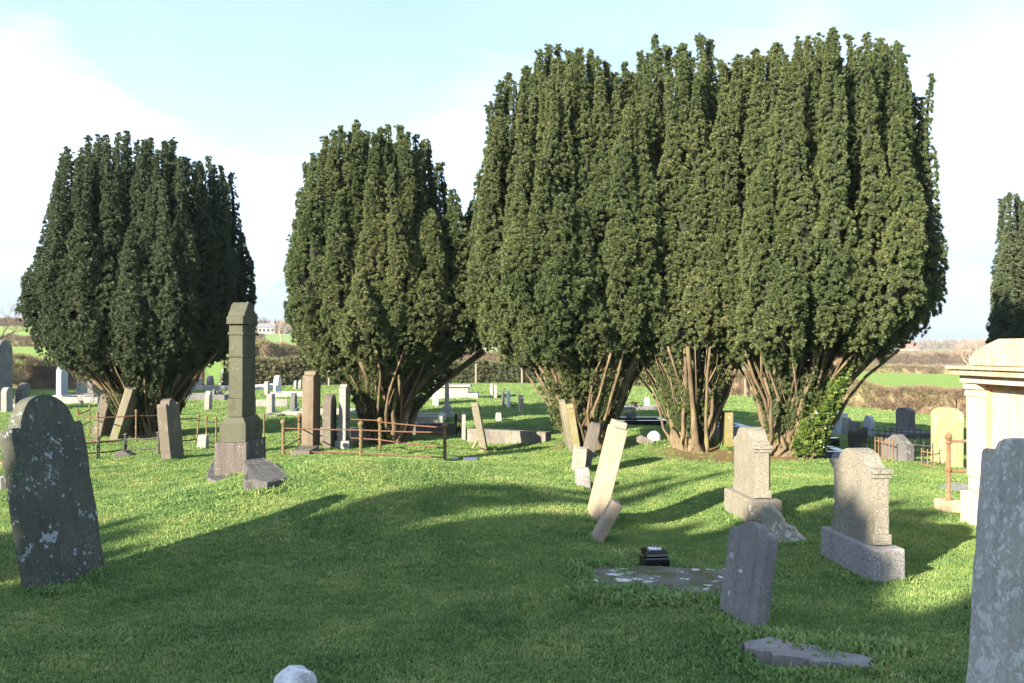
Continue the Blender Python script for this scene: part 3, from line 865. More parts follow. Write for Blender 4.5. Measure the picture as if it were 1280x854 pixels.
# ------------------------------------------------------------------ hedges, fields, far woods
def hedge(name, label, line, h, th, ng, mat, dens, scl, seed, cat='hedge', hvar=0.12, core=True):
    r = np.random.default_rng(seed)
    line = [np.array(p, float) for p in line]
    P = []; Nn = []; CV = []; CF = []
    for a, b in zip(line[:-1], line[1:]):
        L = np.linalg.norm(b - a); d = (b - a) / L; nrm = np.array([d[1], -d[0]])
        n = int(L * (2 * h + th) * dens)
        s = r.random(n) * L
        q = r.random(n) * (2 * h + th)
        hh = h * (1 + hvar * np.sin(s * 0.9 + a[0]) + hvar * 0.6 * np.sin(s * 2.3 + a[1]))
        side = np.where(q < h, -1, np.where(q < 2 * h, 1, 0))
        off = np.where(side == 0, (r.random(n) - .5) * th, side * th / 2 * (0.75 + .35 * r.random(n)))
        z = np.where(side == 0, hh, np.where(q < h, q / h * hh, (q - h) / h * hh))
        xy = a + np.outer(s, d) + np.outer(off, nrm)
        P.append(np.stack([xy[:, 0], xy[:, 1], terrain(xy[:, 0], xy[:, 1]) + z], 1))
        Nn.append(np.stack([side * nrm[0], side * nrm[1], np.full(n, 0.9)], 1) + r.normal(0, .35, (n, 3)))
        m = max(2, int(L / (1.5 * max(1, scl / 1.5))))
        for i in range(m + 1):
            c = a + d * L * i / m
            hh = h * 0.84 * (1 + hvar * math.sin(L * i / m * 0.9 + a[0]))
            for o2, z2 in ((-.36, -.2), (-.33, hh), (.33, hh), (.36, -.2)):
                p = c + nrm * th * o2
                CV.append((p[0], p[1], gz(p[0], p[1]) + z2))
        b0 = len(CV) - 4 * (m + 1)
        for i in range(m):
            for k in range(3):
                CF.append((b0 + i * 4 + k, b0 + i * 4 + k + 1, b0 + i * 4 + 4 + k + 1, b0 + i * 4 + 4 + k))
    P = np.concatenate(P); Nn = np.concatenate(Nn)
    base = np.array([line[0][0], line[0][1], gz(*line[0])])
    o = scatter_obj(name, np.array(CV) - base, np.array(CF), P - base, dir_euler(Nn), r.uniform(.7, 1.3, len(P)) * scl, r.integers(0, 3, len(P)), mat, ng)
    o.location = base
    return tag(o, label, cat)


hedge('hedge', 'clipped brown hedge along the left end of the graveyard', [(-32, 38), (-20, 41), (-13.5, 42)], 1.3, 0.9, HEDGE, M['hedge_twig'], 42, 1.1, 71)
hedge('hedge', 'grey-green and brown hedge closing the graveyard behind the middle graves', [(-13, 43.5), (-6, 47.5), (3, 50.5), (8, 49.5)], 1.1, 0.9, HEDGEG, M['hedge_green'], 45, 1.1, 72)
hedge('hedge', 'long tawny hedge with a flat brown top behind the right-hand graves', [(8.6, 49.2), (13, 45), (19, 41), (30, 36)], 1.12, 1.0, HEDGE, M['hedge_twig'], 45, 1.1, 73)


def Lp(px, D): return ((px - 640) / FPX * D, D)


hedge('hedge', 'dark hedgerow between two green fields at the far left', [Lp(-120, 165), Lp(20, 163), Lp(200, 160)], 1.5, 1.4, HEDGE, M['hedge_twig'], 9, 3.0, 74)
hedge('hedge', 'thin hedgerow on the skyline above the far left field', [Lp(-120, 278), Lp(60, 278), Lp(330, 283)], 1.6, 2.0, HEDGE, M['hedge_twig'], 5, 4.5, 75)
hedge('hedge', 'rusty brown hedgerow on the bank seen beside the tall sandstone monument', [Lp(318, 88), Lp(350, 90), Lp(395, 92)], 1.5, 2.4, HEDGE, M['hedge_twig'], 12, 2.2, 76)
hedge('hedge', 'reddish hedgerow beyond the green strip behind the middle graves', [Lp(440, 118), Lp(560, 120), Lp(700, 118), Lp(820, 116)], 1.2, 2.0, HEDGE, M['hedge_twig'], 10, 2.5, 77)
hedge('hedge', 'low straggling hedge with gaps crossing the right-hand field', [Lp(1010, 128), Lp(1120, 127), Lp(1330, 126)], 0.75, 1.2, HEDGE, M['hedge_twig'], 7, 2.6, 78)
hedge('hedge', 'brown scrub line on the rise above the right-hand field', [Lp(1000, 270), Lp(1150, 275), Lp(1380, 268)], 2.4, 6.0, HEDGE, M['wood_twig'], 3.0, 5.5, 79)
hedge('hedge', 'pale hedgerow below the wooded hill at the right', [Lp(1060, 470), Lp(1200, 475), Lp(1400, 470)], 2.4, 5.0, HEDGE, M['wood_twig'], 2.2, 7, 80)


def wood(name, label, spots, seed, hscale):
    r = np.random.default_rng(seed)
    P = []; S = []
    for px, D in spots:
        x, y = Lp(px, D)
        z = gz(x, y)
        h = hscale * r.uniform(.7, 1.25)
        for k in range(3):
            P.append((x + r.normal(0, h * .22), y + r.normal(0, h * .2), z + h * (0.15 + .22 * k))); S.append(h * 0.42)
    P = np.array(P); base = P[0].copy()
    nv = np.stack([r.normal(0, .5, len(P)), r.normal(0, .5, len(P)), np.ones(len(P))], 1)
    o = scatter_obj(name, np.zeros((0, 3)), None, P - base, dir_euler(nv), np.array(S), r.integers(0, 3, len(P)), M['wood_twig'], FARW)
    o.location = base
    return tag(o, label, 'wood', kind='stuff')


wr = np.random.default_rng(5)
wood('woodland', 'hazy bare woodland covering the hill on the right skyline', [(wr.uniform(1000, 1420), wr.uniform(760, 980)) for _ in range(260)], 81, 7.5)
wood('woodland', 'bare copse on the skyline between the two left yews', [(wr.uniform(310, 420), wr.uniform(430, 560)) for _ in range(60)], 82, 5.5)

# house on the hill and cottage by the copse
def house(label, px, D, wx, wy, h, roofm, seed):
    x, y = Lp(px, D)
    t = thing('house', label, 'house', (x, y, gz(x, y)), (0, 0, R(12)))
    MB().box((0, 0, h / 2 - .5), (wx, wy, h + 1)).build('wall', M['white_paint'], t)
    rf = MB(); e = 0.3
    rf.add([(-wx / 2 - e, -wy / 2 - e, h), (wx / 2 + e, -wy / 2 - e, h), (wx / 2 + e, wy / 2 + e, h), (-wx / 2 - e, wy / 2 + e, h), (-wx / 2 - e, 0, h + wy * .42), (wx / 2 + e, 0, h + wy * .42)],
           [(0, 1, 5, 4), (2, 3, 4, 5), (0, 4, 3), (1, 2, 5), (3, 2, 1, 0)])
    ro = rf.build('roof', roofm, t)
    MB().box((wx * .36, 0, h + wy * .42 + .2), (.8, .6, 1.6)).build('chimney', M['white_paint'], ro)
    for i in range(4):
        xx = -wx / 2 + wx * (i + .5) / 4
        MB().box((xx, -wy / 2 - .03, h * .55), (1.0, .1, 1.3)).build('window' if i != 2 else 'door', M['glass'], t)


house('far white house with a red roof on the right-hand hillside', 1137, 610, 9, 6, 3.2, M['red_roof'], 1)
house('far pale cottage beside the copse between the two left yews', 333, 420, 7, 5, 2.4, M['slate_roof'], 2)

# bare trees
def bare_tree(label, base, Ht, seed, mat, depth=6):
    r = random.Random(seed)
    t = thing('bare_tree', label, 'tree', base)
    tr = MB(); cr = MB()

    def grow(p, d, L, rad, lev):
        mid = p + d * L * .5 + Vector((r.gauss(0, .04), r.gauss(0, .04), 0)) * L
        q = p + d * L
        (tr if lev < 2 else cr).tube([p, mid, q], [rad, rad * .85, rad * .68], 6 if lev < 2 else 3, cap=False)
        if lev >= depth: return
        for k in range(3 if lev > 0 else 4):
            nd = (d + Vector((r.gauss(0, .55), r.gauss(0, .55), r.gauss(.10, .3)))).normalized()
            grow(p + d * L * r.uniform(.55, 1.0), nd, L * r.uniform(.6, .82), rad * .58, lev + 1)
    grow(Vector((0, 0, -.1)), Vector((0, 0, 1)), Ht * .30, Ht * .022, 0)
    tr.build('trunk', mat, t, smooth=True); cr.build('crown', mat, t)


p = at_depth(1218, 90); bare_tree('leafless tree in the field beyond the cream tomb', p, 5.6, 3, M['pale_twig'])
p = at_depth(-22, 62); bare_tree('leafless tree reaching in from the left edge behind the brown hedge', p, 6.3, 4, M['twig'])
p = at_depth(351, 240); bare_tree('leafless tree on the slope between the two left yews', p, 8.5, 6, M['pale_twig'], 5)

# post and wire fence before the hedge
def wire_fence(label, p0, p1, n, h):
    t = thing('wire_fence', label, 'fence', (p0[0], p0[1], gz(*p0)))
    tops = []
    for i in range(n):
        f = i / (n - 1); x = p0[0] + (p1[0] - p0[0]) * f; y = p0[1] + (p1[1] - p0[1]) * f; z = gz(x, y)
        l = Vector((x - p0[0], y - p0[1], z - gz(*p0)))
        MB().tube([(0, 0, -.2), (0, 0, h)], 0.055, 7).build('post', M['post'], t, l)
        tops.append(l)
    for k in (0.35, 0.65, 0.92):
        MB().tube([q + Vector((0, 0, h * k)) for q in tops], 0.006, 4).build('wire', M['wire'], t)


wire_fence('post and wire fence before the tawny right-hand hedge', (9.3, 47.0), (24, 37.6), 9, 1.05)
wire_fence('post and wire fence before the hedge behind the middle graves', (-8.5, 44.6), (5, 49.0), 7, 1.0)

# ------------------------------------------------------------------ headstones
BUR = 0.18


def profile(kind, W, H, seed=0, jit=0.004):
    w = W / 2
    if kind == 'flat': top = [(w, H), (-w, H)]
    elif kind == 'round': top = [(w * math.cos(a), H - w * .85 + w * .85 * math.sin(a)) for a in np.linspace(0, math.pi, 15)]
    elif kind == 'arc':
        rise = W * .20; top = [(w * math.cos(a), H - rise + rise * math.sin(a)) for a in np.linspace(0, math.pi, 13)]
    elif kind == 'shoulder':
        s = W * .13; rr = w - s
        top = [(w, H - rr * .95), (w - s * .15, H - rr * .80), (w - s * .9, H - rr * .80), (w - s, H - rr * .92)]
        top += [(rr * math.cos(a), H - rr * .85 + rr * .85 * math.sin(a)) for a in np.linspace(0.05, math.pi - .05, 15)]
        top += [(-w + s, H - rr * .92), (-w + s * .9, H - rr * .80), (-w + s * .15, H - rr * .80), (-w, H - rr * .95)]
    elif kind == 'ogee':
        top = [(w, H * .86), (w * .86, H * .865), (w * .74, H * .89), (w * .62, H * .935), (w * .48, H * .97), (w * .25, H * .993), (0, H)]
        top += [(-a, b) for a, b in top[-2::-1]]
    elif kind == 'point': top = [(w, H - W * .28), (w * .12, H), (-w * .12, H), (-w, H - W * .28)]
    elif kind == 'scallop':
        top = [(w, H - .20 * W), (w * .96, H - .14 * W), (w * .84, H - .115 * W), (w * .70, H - .15 * W), (w * .62, H - .21 * W), (w * .54, H - .15 * W)]
        top += [(w * .52 * math.cos(a), H - .13 * W + .13 * W * math.sin(a)) for a in np.linspace(.2, math.pi - .2, 9)]
        top += [(-a, b) for a, b in top[5::-1]]
    elif kind == 'knob':
        top = [(w, H - .085), (w * .97, H - .06), (w * .80, H - .055), (w * .74, H - .05)]
        top += [(w * .72 * math.cos(a), H - .05 + .05 * math.sin(a) ** .6) for a in np.linspace(.12, math.pi - .12, 13)]
        top += [(-a, b) for a, b in top[3::-1]]
    elif kind == 'step': top = [(w, H - .12 * W), (w * .55, H - .10 * W), (w * .5, H), (-w * .5, H), (-w * .55, H - .10 * W), (-w, H - .12 * W)]
    elif kind == 'broken': top = [(w, H * .8), (w * .7, H * .9), (w * .3, H * .86), (0, H), (-w * .5, H * .97), (-w, H * .93)]
    pts = [(-w, -BUR), (w, -BUR)] + top
    out = []
    n = len(pts)
    for i in range(n):
        a, b = pts[i], pts[(i + 1) % n]
        L = math.hypot(b[0] - a[0], b[1] - a[1]); m = max(1, int(L / .07))
        for k in range(m):
            f = k / m; y = a[0] + (b[0] - a[0]) * f; z = a[1] + (b[1] - a[1]) * f
            j = mnoise.noise_vector(Vector((y * 8, z * 8, seed * 3.1))) * jit * 1.6
            out.append((y + j.x, z + j.y))
    return out


_seed = [0]


def stone(label, px, py, W, H, T, kind, mat, rotz=0.0, lean=0.0, pitch=0.0, name='headstone', cat='headstone', group=None, bevel=0.010, jit=0.005, sink=0.0, wear=0.003):
    """slab whose width runs away from the viewer; (px, py) = foot of its near end in the photo"""
    _seed[0] += 1
    g = ground(px, py)
    c = Vector((g.x - math.sin(rotz) * W / 2, g.y + math.cos(rotz) * W / 2, 0))
    c.z = gz(c.x, c.y) - sink
    m = MB().prism_x(profile(kind, W, H, _seed[0], jit), T)
    o = m.build(name, M[mat], None, c, (R(pitch), R(lean), rotz), bevel=bevel, wear=wear)
    return tag(o, label, cat, group)


VP = 0.075     # most slabs run towards a point a little left of centre


# --- near and middle stones
stone('dark leaning headstone with notched shoulders, blotched with pale lichen, at the far left', 36, 741, 0.70, 1.30, 0.105, 'shoulder', 'dark_lichen', rotz=-0.25, lean=-10.5, jit=0.007)
stone('tall grey headstone spotted with white lichen, cut off by the right edge', 1375, 1085, 0.64, 1.315, 0.13, 'knob', 'grey_lichen', rotz=0.14, lean=4.6, jit=0.006)
stone('small purple-grey slab with a scalloped top, tilted right, beside the mossy ledger', 953, 790, 0.40, 0.59, 0.075, 'scallop', 'slate', rotz=0.36, lean=10.5, pitch=-2, jit=0.004)
stone('pale sandstone slab with a stepped top, leaning hard to the right', 748, 655, 0.55, 0.97, 0.125, 'step', 'warm_slab', rotz=0.02, lean=14.0)
stone('little sandstone slab tilted steeply right, in front of the large leaning slab', 746, 680, 0.26, 0.38, 0.085, 'flat', 'warm_slab', rotz=0.0, lean=29)
stone('dark edge-on slab leaning left against the third yew', 716, 567, 0.5, 0.82, 0.09, 'round', 'greenish', rotz=0.05, lean=-11)
stone('slab with a yellow mossy edge leaning left beside the third yew', 724, 576, 0.55, 0.83, 0.10, 'step', 'mossy_yellow', rotz=-0.02, lean=-9)
stone('grey-brown slab leaning right across the foot of the mossy slabs', 731, 590, 0.42, 0.66, 0.12, 'round', 'brown_slab', rotz=0.02, lean=15)
stone('white-splashed stump of stone between the crossed leaning slabs', 724, 592, 0.22, 0.34, 0.15, 'broken', 'rock', rotz=0.1, lean=6)
stone('short grey block in front of the crossed leaning slabs', 731, 613, 0.24, 0.25, 0.15, 'round', 'mid_stone', rotz=0.1, lean=-3)
stone('thin green-stained slab leaning left beyond the end of the twisted railing', 605, 567, 0.5, 0.80, 0.11, 'step', 'greenish', rotz=0.0, lean=-11)
stone('thick grey-brown slab with a worn scalloped top, before the dark iron railing', 208, 578, 0.55, 0.90, 0.14, 'scallop', 'brown_slab', rotz=0.0, lean=-5.5)
stone('dark slab with a sloping top leaning right, under the lone left yew', 119, 548, 0.62, 1.20, 0.17, 'point', 'brown_slab', rotz=0.05, lean=13)
stone('mossy-edged slab leaning right, next to the sloping-topped one', 141, 551, 0.55, 1.03, 0.14, 'step', 'greenish', rotz=0.02, lean=17)
stone('small pale boulder-like stone standing left of the tall monument', 252, 563, 0.22, 0.24, 0.14, 'round', 'mid_stone', rotz=0.1, jit=0.02)
stone('yellow-lichened headstone with a rounded top, between the spiked railing and the tomb', 1199, 588, 0.62, 0.93, 0.15, 'arc', 'yellowish', rotz=0.16, lean=0.5)
stone('dark low headstone with a peaked top standing inside the spiked railing', 1138, 580, 0.52, 0.42, 0.16, 'point', 'dark_stone', rotz=0.35)
stone('greenish upright slab standing between the two right-hand yews', 912, 561, 0.42, 0.52, 0.12, 'flat', 'mossy_yellow', rotz=0.02)

# three tall slabs inside the twisted railing
def plinth_stone(label, px, py, W, H, T, kind, mat, bW, bH, bT, bmat, rotz=0.0, lean=0.0, extra=None, name='headstone'):
    _seed[0] += 1
    g = ground(px, py)
    c = Vector((g.x - math.sin(rotz) * bW / 2, g.y + math.cos(rotz) * bW / 2, 0)); c.z = gz(c.x, c.y)
    t = thing(name, label, 'headstone', c, (0, R(lean), rotz))
    MB().box((0, 0, bH / 2 - .1), (bT, bW, bH + .2)).build('plinth', M[bmat], t, bevel=0.014, wear=0.004)
    prof = [(y, max(z, bH - 0.0) if z < bH else z) for y, z in profile(kind, W, bH + H, _seed[0], 0.003)]
    pr = []
    for y, z in prof:
        if not pr or (abs(y - pr[-1][0]) + abs(z - pr[-1][1])) > 1e-4: pr.append((y, z + (0.002 if z <= bH + 1e-6 else 0)))
    MB().prism_x(pr, T).build('slab', M[mat], t, bevel=0.008, wear=0.002)
    if extra: extra(t)
    return t


stone('tallest reddish slab with a stepped head inside the twisted iron railing', 384, 560, 0.60, 1.27, 0.185, 'step', 'red_slab', rotz=0.0, lean=0.5)
tag(MB().box((0, 0, 0.0), (0.30, 0.75, 0.16)).build('footing_stone', M['brown_slab'], None, ground(377, 569) + Vector((0, .25, 0.0)), bevel=.015, wear=.006), 'low footing stone at the foot of the tallest reddish slab', 'footing stone')
stone('middle narrow slab of the three inside the twisted railing', 408, 563, 0.52, 0.90, 0.135, 'round', 'brown_slab', rotz=0.0, lean=0.3)
plinth_stone('slender grey slab on a low block, right of the three inside the twisted railing', 427, 563, 0.44, 0.92, 0.11, 'step', 'mid_stone', 0.5, 0.15, 0.24, 'mid_stone', lean=0.3)


# granite pair at the right
def cap_and_pilaster(T, W, z0, z1):
    def f(t):
        for s in (-1, 1):
            y = s * (W / 2 + .022)
            m = MB().box((0, y, (z0 + z1) / 2 + .02), (T * .72, .043, z1 - z0 - .11))
            m.box((0, y, z0 + .04), (T * .98, .055, .075)); 
            pil = m.build('pilaster', M['granite'], t, bevel=.006)
            MB().box((0, y + s * .004, z1 - .012), (T * 1.12, .085, .035)).box((0, y, z1 - .045), (T * .98, .065, .032)).build('capital', M['granite'], pil, bevel=.006)
    return f


plinth_stone('large speckled granite headstone with an arched top on a grey plinth, at the right', 1112, 731, 0.60, 0.66, 0.135, 'ogee', 'granite', 0.88, 0.25, 0.235, 'granite_grey', rotz=0.10,
             extra=cap_and_pilaster(.135, .60, .255, .79))
plinth_stone('speckled granite headstone with a curved top, in front of the ivy-clad yew', 958, 656, 0.60, 0.67, 0.175, 'ogee', 'granite', 0.88, 0.22, 0.31, 'granite', rotz=0.07,
             extra=cap_and_pilaster(.175, .60, .225, .73))


# broken fragment beside the granite headstone
def slab_face(label, name, cat, px, py, outline, T, mat, rotz, lean=0, pitch=0, wear=.01):
    """flat piece facing the viewer; outline in metres (x right, z up)"""
    g = ground(px, py)
    m = MB(); pts = []
    for i in range(len(outline)):
        a, b = outline[i], outline[(i + 1) % len(outline)]
        for k in range(3): pts.append((a[0] + (b[0] - a[0]) * k / 3, a[1] + (b[1] - a[1]) * k / 3))
    m.prism_x([(-x, z) for x, z in pts], T)
    return tag(m.build(name, M[mat], None, g, (R(pitch), R(lean), rotz - math.pi / 2 + math.pi), bevel=.012, wear=wear), label, cat)


g0 = ground(982, 682)
slab_face('broken stone fragment with stepped white-lichened edge, by the granite plinth', 'stone_fragment', 'stone', 982, 680,
          [(-.19, -.1), (.18, -.1), (.17, .06), (.10, .10), (.08, .15), (.0, .17), (-.04, .25), (-.12, .33), (-.19, .31)], .11, 'rock', R(-28), 0, 0)

# tall sandstone monument on its footing slabs
gm_ = ground(290, 598)
mon = thing('monument', 'tall mossy sandstone monument with a curved head on a stepped base, left of centre', 'monument', (gm_.x, gm_.y + .34, gz(gm_.x, gm_.y + .34)), (0, 0, R(-1)))

k = gm_.y / 1200.0                       # metres per photo pixel at the monument
MB().box((0, .02, .05 + 16 * k), (40 * k * 1.0, .82, 36 * k + .1)).build('base_block', M['obelisk_base'], mon, bevel=.010, wear=.003)
zb1 = 34 * k + .10
w0, w1 = 33 * k, 17.5 * k
hb = 31 * k
sx_ = 0.5 * k
m = MB()
m.box((sx_, .02, zb1 + hb * .36), (w0, .68, hb * .72))

vs = []
for z, ww, dd in ((zb1 + hb * .721, w0, .68), (zb1 + hb * 1.0, w1 + 5 * k, .56)):
    vs += [(sx_ - ww / 2, .02 - dd / 2, z), (sx_ + ww / 2, .02 - dd / 2, z), (sx_ + ww / 2, .02 + dd / 2, z), (sx_ - ww / 2, .02 + dd / 2, z)]
m.add(vs, [(3, 2, 1, 0), (4, 5, 6, 7), (0, 1, 5, 4), (1, 2, 6, 5), (2, 3, 7, 6), (3, 0, 4, 7)])
m.build('die', M['obelisk'], mon, bevel=.006, wear=.002)
zs0 = zb1 + hb + .002
hs = (517 - 400) * k
sh = MB()
sh.box((sx_ * 2, .02, zs0 + hs * .10), (w1 + 2.0 * k, .56, hs * .20))
sh.build('shaft_foot', M['obelisk'], mon, bevel=.012, wear=.002)
sh = MB(); sh.box((sx_ * 3, .02, zs0 + hs * .20 + .001 + hs * .40), (w1, .52, hs * .80))
shaft = sh.build('shaft', M['obelisk'], mon, bevel=.008, wear=.002)
for fz in (.66, .90):
    MB().box((sx_ * 3, .02, zs0 + hs * fz), (w1 + 2.4 * k, .55, 3.2 * k)).build('moulding', M['obelisk'], shaft, bevel=.008)
zh = zs0 + hs + .002
hw = .30
head = [(-hw, zh), (hw, zh), (hw, zh + 9 * k), (hw * .82, zh + 11 * k), (hw * .70, zh + 16 * k), (hw * .52, zh + 20 * k), (hw * .42, zh + 25 * k), (hw * .18, zh + 28.5 * k)]
head += [(-a, b) for a, b in head[:1:-1]]
MB().prism_x([(y + .02, z) for y, z in head], w1 + 3.6 * k, sx_ * 3).build('head', M['obelisk'], mon, bevel=.008, wear=.002)


def rough_slab(name, label, cat, corners, thick, mat, lift=0.0, seed=0, group=None, tilt=0.0, seg=6):
    """flat stone lying on the ground, corners given as photo pixels of its outline"""
    r = np.random.default_rng(seed)
    pts = [ground(*c) for c in corners]
    c = sum(pts, Vector()) / len(pts)
    c.z = gz(c.x, c.y)
    ol = []
    for i in range(len(pts)):
        a, b = pts[i], pts[(i + 1) % len(pts)]
        for q in range(seg):
            f = q / seg; p = a.lerp(b, f)
            ol.append((p.x - c.x + r.normal(0, .013), p.y - c.y + r.normal(0, .013)))
    ar = sum(ol[i - 1][0] * ol[i][1] - ol[i][0] * ol[i - 1][1] for i in range(len(ol)))
    if ar < 0: ol = ol[::-1]
    m = MB().prism_z(ol, -.12, thick)
    o = m.build(name, M[mat], None, c + Vector((0, 0, lift)), (R(tilt), 0, 0), bevel=.028, wear=.012, seg=3)
    return tag(o, label, cat, group)


rough_slab('footing_slab', 'thin dark footing slab under the left side of the tall monument', 'slab', [(257, 606), (302, 611), (306, 590), (266, 589)], .065, 'dark_slab', seed=1)
rough_slab('footing_slab', 'thick dark pitted slab jutting out right of the tall monument', 'slab', [(304, 614), (334, 616), (352, 607), (368, 597), (358, 590), (309, 589)], .06, 'dark_slab', seed=2)
rough_slab('ledger_stone', 'sunken mossy ledger slab patched with white lichen', 'ledger stone', [(722, 717), (742, 708), (830, 719), (912, 727), (908, 752), (830, 752), (766, 744)], .045, 'ledger', seed=3, seg=9)
rough_slab('flat_stone', 'narrow flat stone sunk in the grass near the bottom right', 'stone', [(926, 816), (958, 809), (1020, 818), (1092, 829), (1086, 841), (1010, 838), (948, 829)], .05, 'slate', seed=4)
rough_slab('flat_stone', 'round flat stone in the grass beside the tomb railing', 'stone', [(1172, 611), (1186, 605), (1206, 606), (1214, 612), (1202, 617), (1184, 617)], .03, 'mid_stone', seed=5)

# white lichened rock at the bottom edge
r_ = np.random.default_rng(4)
bm = bmesh.new(); bmesh.ops.create_icosphere(bm, subdivisions=3, radius=.11)
for v in bm.verts:
    n_ = mnoise.noise(v.co * 14 + Vector((3, 1, 2)))
    v.co *= 1 + .35 * n_
    v.co.z = v.co.z * 1.15; v.co.x *= .82
    if v.co.x - v.co.z > .06: v.co.x -= (v.co.x - v.co.z - .06) * .5
me = bpy.data.meshes.new('rock'); bm.to_mesh(me); bm.free(); me.materials.append(M['white_rock'])
pr_ = at_depth(371, 4.42); o = bpy.data.objects.new('rock', me); COL.objects.link(o); o.location = pr_ + Vector((0, 0, .035))
tag(o, 'pale lichen-whitened rock poking up at the bottom edge', 'rock')

# --- cream tomb at the right edge
gt = ground(1203, 655)
L_, D_, = 1.95, 0.95
rz = R(1.5)
tc_ = Vector((gt.x + D_ / 2 + .01, gt.y - L_ / 2, 0)); tc_.z = gz(tc_.x - .4, tc_.y)
tomb = thing('tomb', 'massive cream sandstone tomb with pilasters and a hipped top, at the right edge', 'tomb', tc_, (0, 0, rz))
MB().box((0, 0, .05), (D_ + .02, L_ + .02, .50)).build('plinth', M['sandstone'], tomb, bevel=.02, wear=.003)
MB().box((0, 0, .371), (D_ - .08, L_ - .08, .14)).build('upper_plinth', M['sandstone'], tomb, bevel=.025)
Ht_ = 1.33
MB().box((0, 0, (.442 + Ht_) / 2), (D_ - .30, L_ - .30, Ht_ - .442)).build('panel_body', M['sandstone'], tomb, bevel=.006)
for sx2 in (-1, 1):
    for sy2 in (-1, 1):
        cx, cy = sx2 * (D_ / 2 - .135), sy2 * (L_ / 2 - .135)
        pl_ = MB().box((cx, cy, (.444 + Ht_) / 2), (.20, .20, Ht_ - .444)).build('pilaster', M['sandstone'], tomb, bevel=.008)
        MB().box((cx, cy, Ht_ - .10), (.225, .225, .05)).box((cx, cy, Ht_ - .03), (.245, .245, .055)).build('capital', M['sandstone'], pl_, bevel=.008)
for sx2 in (-1, 1):
    for sy2 in (-1, 1):
        MB().box((sx2 * (D_ / 2 - .146), sy2 * (L_ / 2 - .262), (.444 + Ht_) / 2), (.05, .05, Ht_ - .446)).build('panel_moulding', M['sandstone_brown'], tomb, bevel=.008)
    MB().box((sx2 * (D_ / 2 - .146), 0, Ht_ - .028), (.05, L_ - .58, .05)).build('panel_moulding', M['sandstone_brown'], tomb, bevel=.008)
MB().box((0, 0, Ht_ + .037), (D_ + .02, L_ + .02, .07)).build('frieze', M['sandstone'], tomb, bevel=.01)
MB().box((0, 0, Ht_ + .102), (D_ + .15, L_ + .15, .055)).build('cornice', M['sandstone_top'], tomb, bevel=.012, wear=.002)
MB().box((0, 0, Ht_ + .147), (D_ + .21, L_ + .21, .032)).build('cornice_lip', M['sandstone_top'], tomb, bevel=.01, wear=.002)
zt_ = Ht_ + .165
pd = [(-L_ / 2 + .02, zt_), (L_ / 2 - .02, zt_), (L_ / 2 - .02, zt_ + .08), (L_ / 2 - .30, zt_ + .19), (L_ / 2 - .55, zt_ + .25)]
pd += [(-a, b) for a, b in pd[:1:-1]]
MB().prism_x(pd, D_ - .12).build('pediment', M['sandstone_top'], tomb, bevel=.02, wear=.008)

# tomb railing
def rail_post(parent, loc, h, r0, mat, fin='ball', n=8, twist=False, name='post'):
    m = MB()
    if twist:
        pts = 26; q = 4; vs = []; fs = []
        for i in range(pts):
            z = h * .86 * i / (pts - 1); a0 = 9.5 * math.pi * z / h * 1.1
            for kk in range(q):
                t_ = a0 + kk * math.pi / 2
                vs.append((r0 * 1.25 * math.cos(t_), r0 * 1.25 * math.sin(t_), z - .04))
        for i in range(pts - 1):
            for kk in range(q):
                k2 = (kk + 1) % q
                fs.append((i * q + kk, i * q + k2, (i + 1) * q + k2, (i + 1) * q + kk))
        m.add(vs, fs)
        m.lathe([(r0 * 1.1, h * .80), (r0 * 1.3, h * .84), (r0 * 2.1, h * .89), (r0 * 2.0, h * .94), (r0 * 1.1, h * .98), (r0 * .25, h)], 8)
    else:
        m.lathe([(r0 * 1.5, -.05), (r0 * 1.5, .03), (r0, .06), (r0, h * .40), (r0 * 1.5, h * .43), (r0 * 1.5, h * .47), (r0, h * .50), (r0, h * .82), (r0 * 1.6, h * .845), (r0 * 1.0, h * .87), (r0 * 1.9, h * .92), (r0 * 1.6, h * .96), (r0 * .3, h)], n)
    return m.build(name, mat, parent, loc, smooth=False)


gp = ground(1186, 640)
rl = thing('tomb_railing', 'pale rusty iron railing with one knobbed post beside the cream tomb', 'railing', gp)
MB().box((0, .02, .04), (.20, .22, .17)).build('footing', M['sandstone_top'], rl, bevel=.012, wear=.004)
rail_post(rl, (0, 0, .125), .70, .022, M['tan_iron'])
for zz in (.42, .73):
    MB().tube([(0, 0, zz), (1.0, .02, zz)], .016, 6).build('rail', M['tan_iron'], rl)


# --- railings
def railing(label, posts, links, mat_post, mat_rail, h, r0, twist=False, rails=(.8, .2), group=None):
    """posts: photo pixels of the feet (+ optional height factor, sideways lean)"""
    P0 = ground(*posts[0][:2])
    t = thing('iron_railing', label, 'railing', P0, group=group)
    tops = []
    for p in posts:
        g = ground(*p[:2]); hh = h * (p[2] if len(p) > 2 else 1)
        o = rail_post(t, g - P0, hh, r0, mat_post, twist=twist)
        o.rotation_euler = (0, R(p[3] if len(p) > 3 else 0), random.uniform(0, 2))
        tops.append((g - P0, hh))
    for a, b, fr in links:
        for f in fr:
            (pa, ha), (pb, hb_) = tops[a], tops[b]
            A = pa + Vector((0, 0, ha * f)); B = pb + Vector((0, 0, hb_ * f))
            mid = (A + B) / 2 - Vector((0, 0, .006))
            MB().tube([A, mid, B], .0105, 6).build('rail', mat_rail, t)
    return t


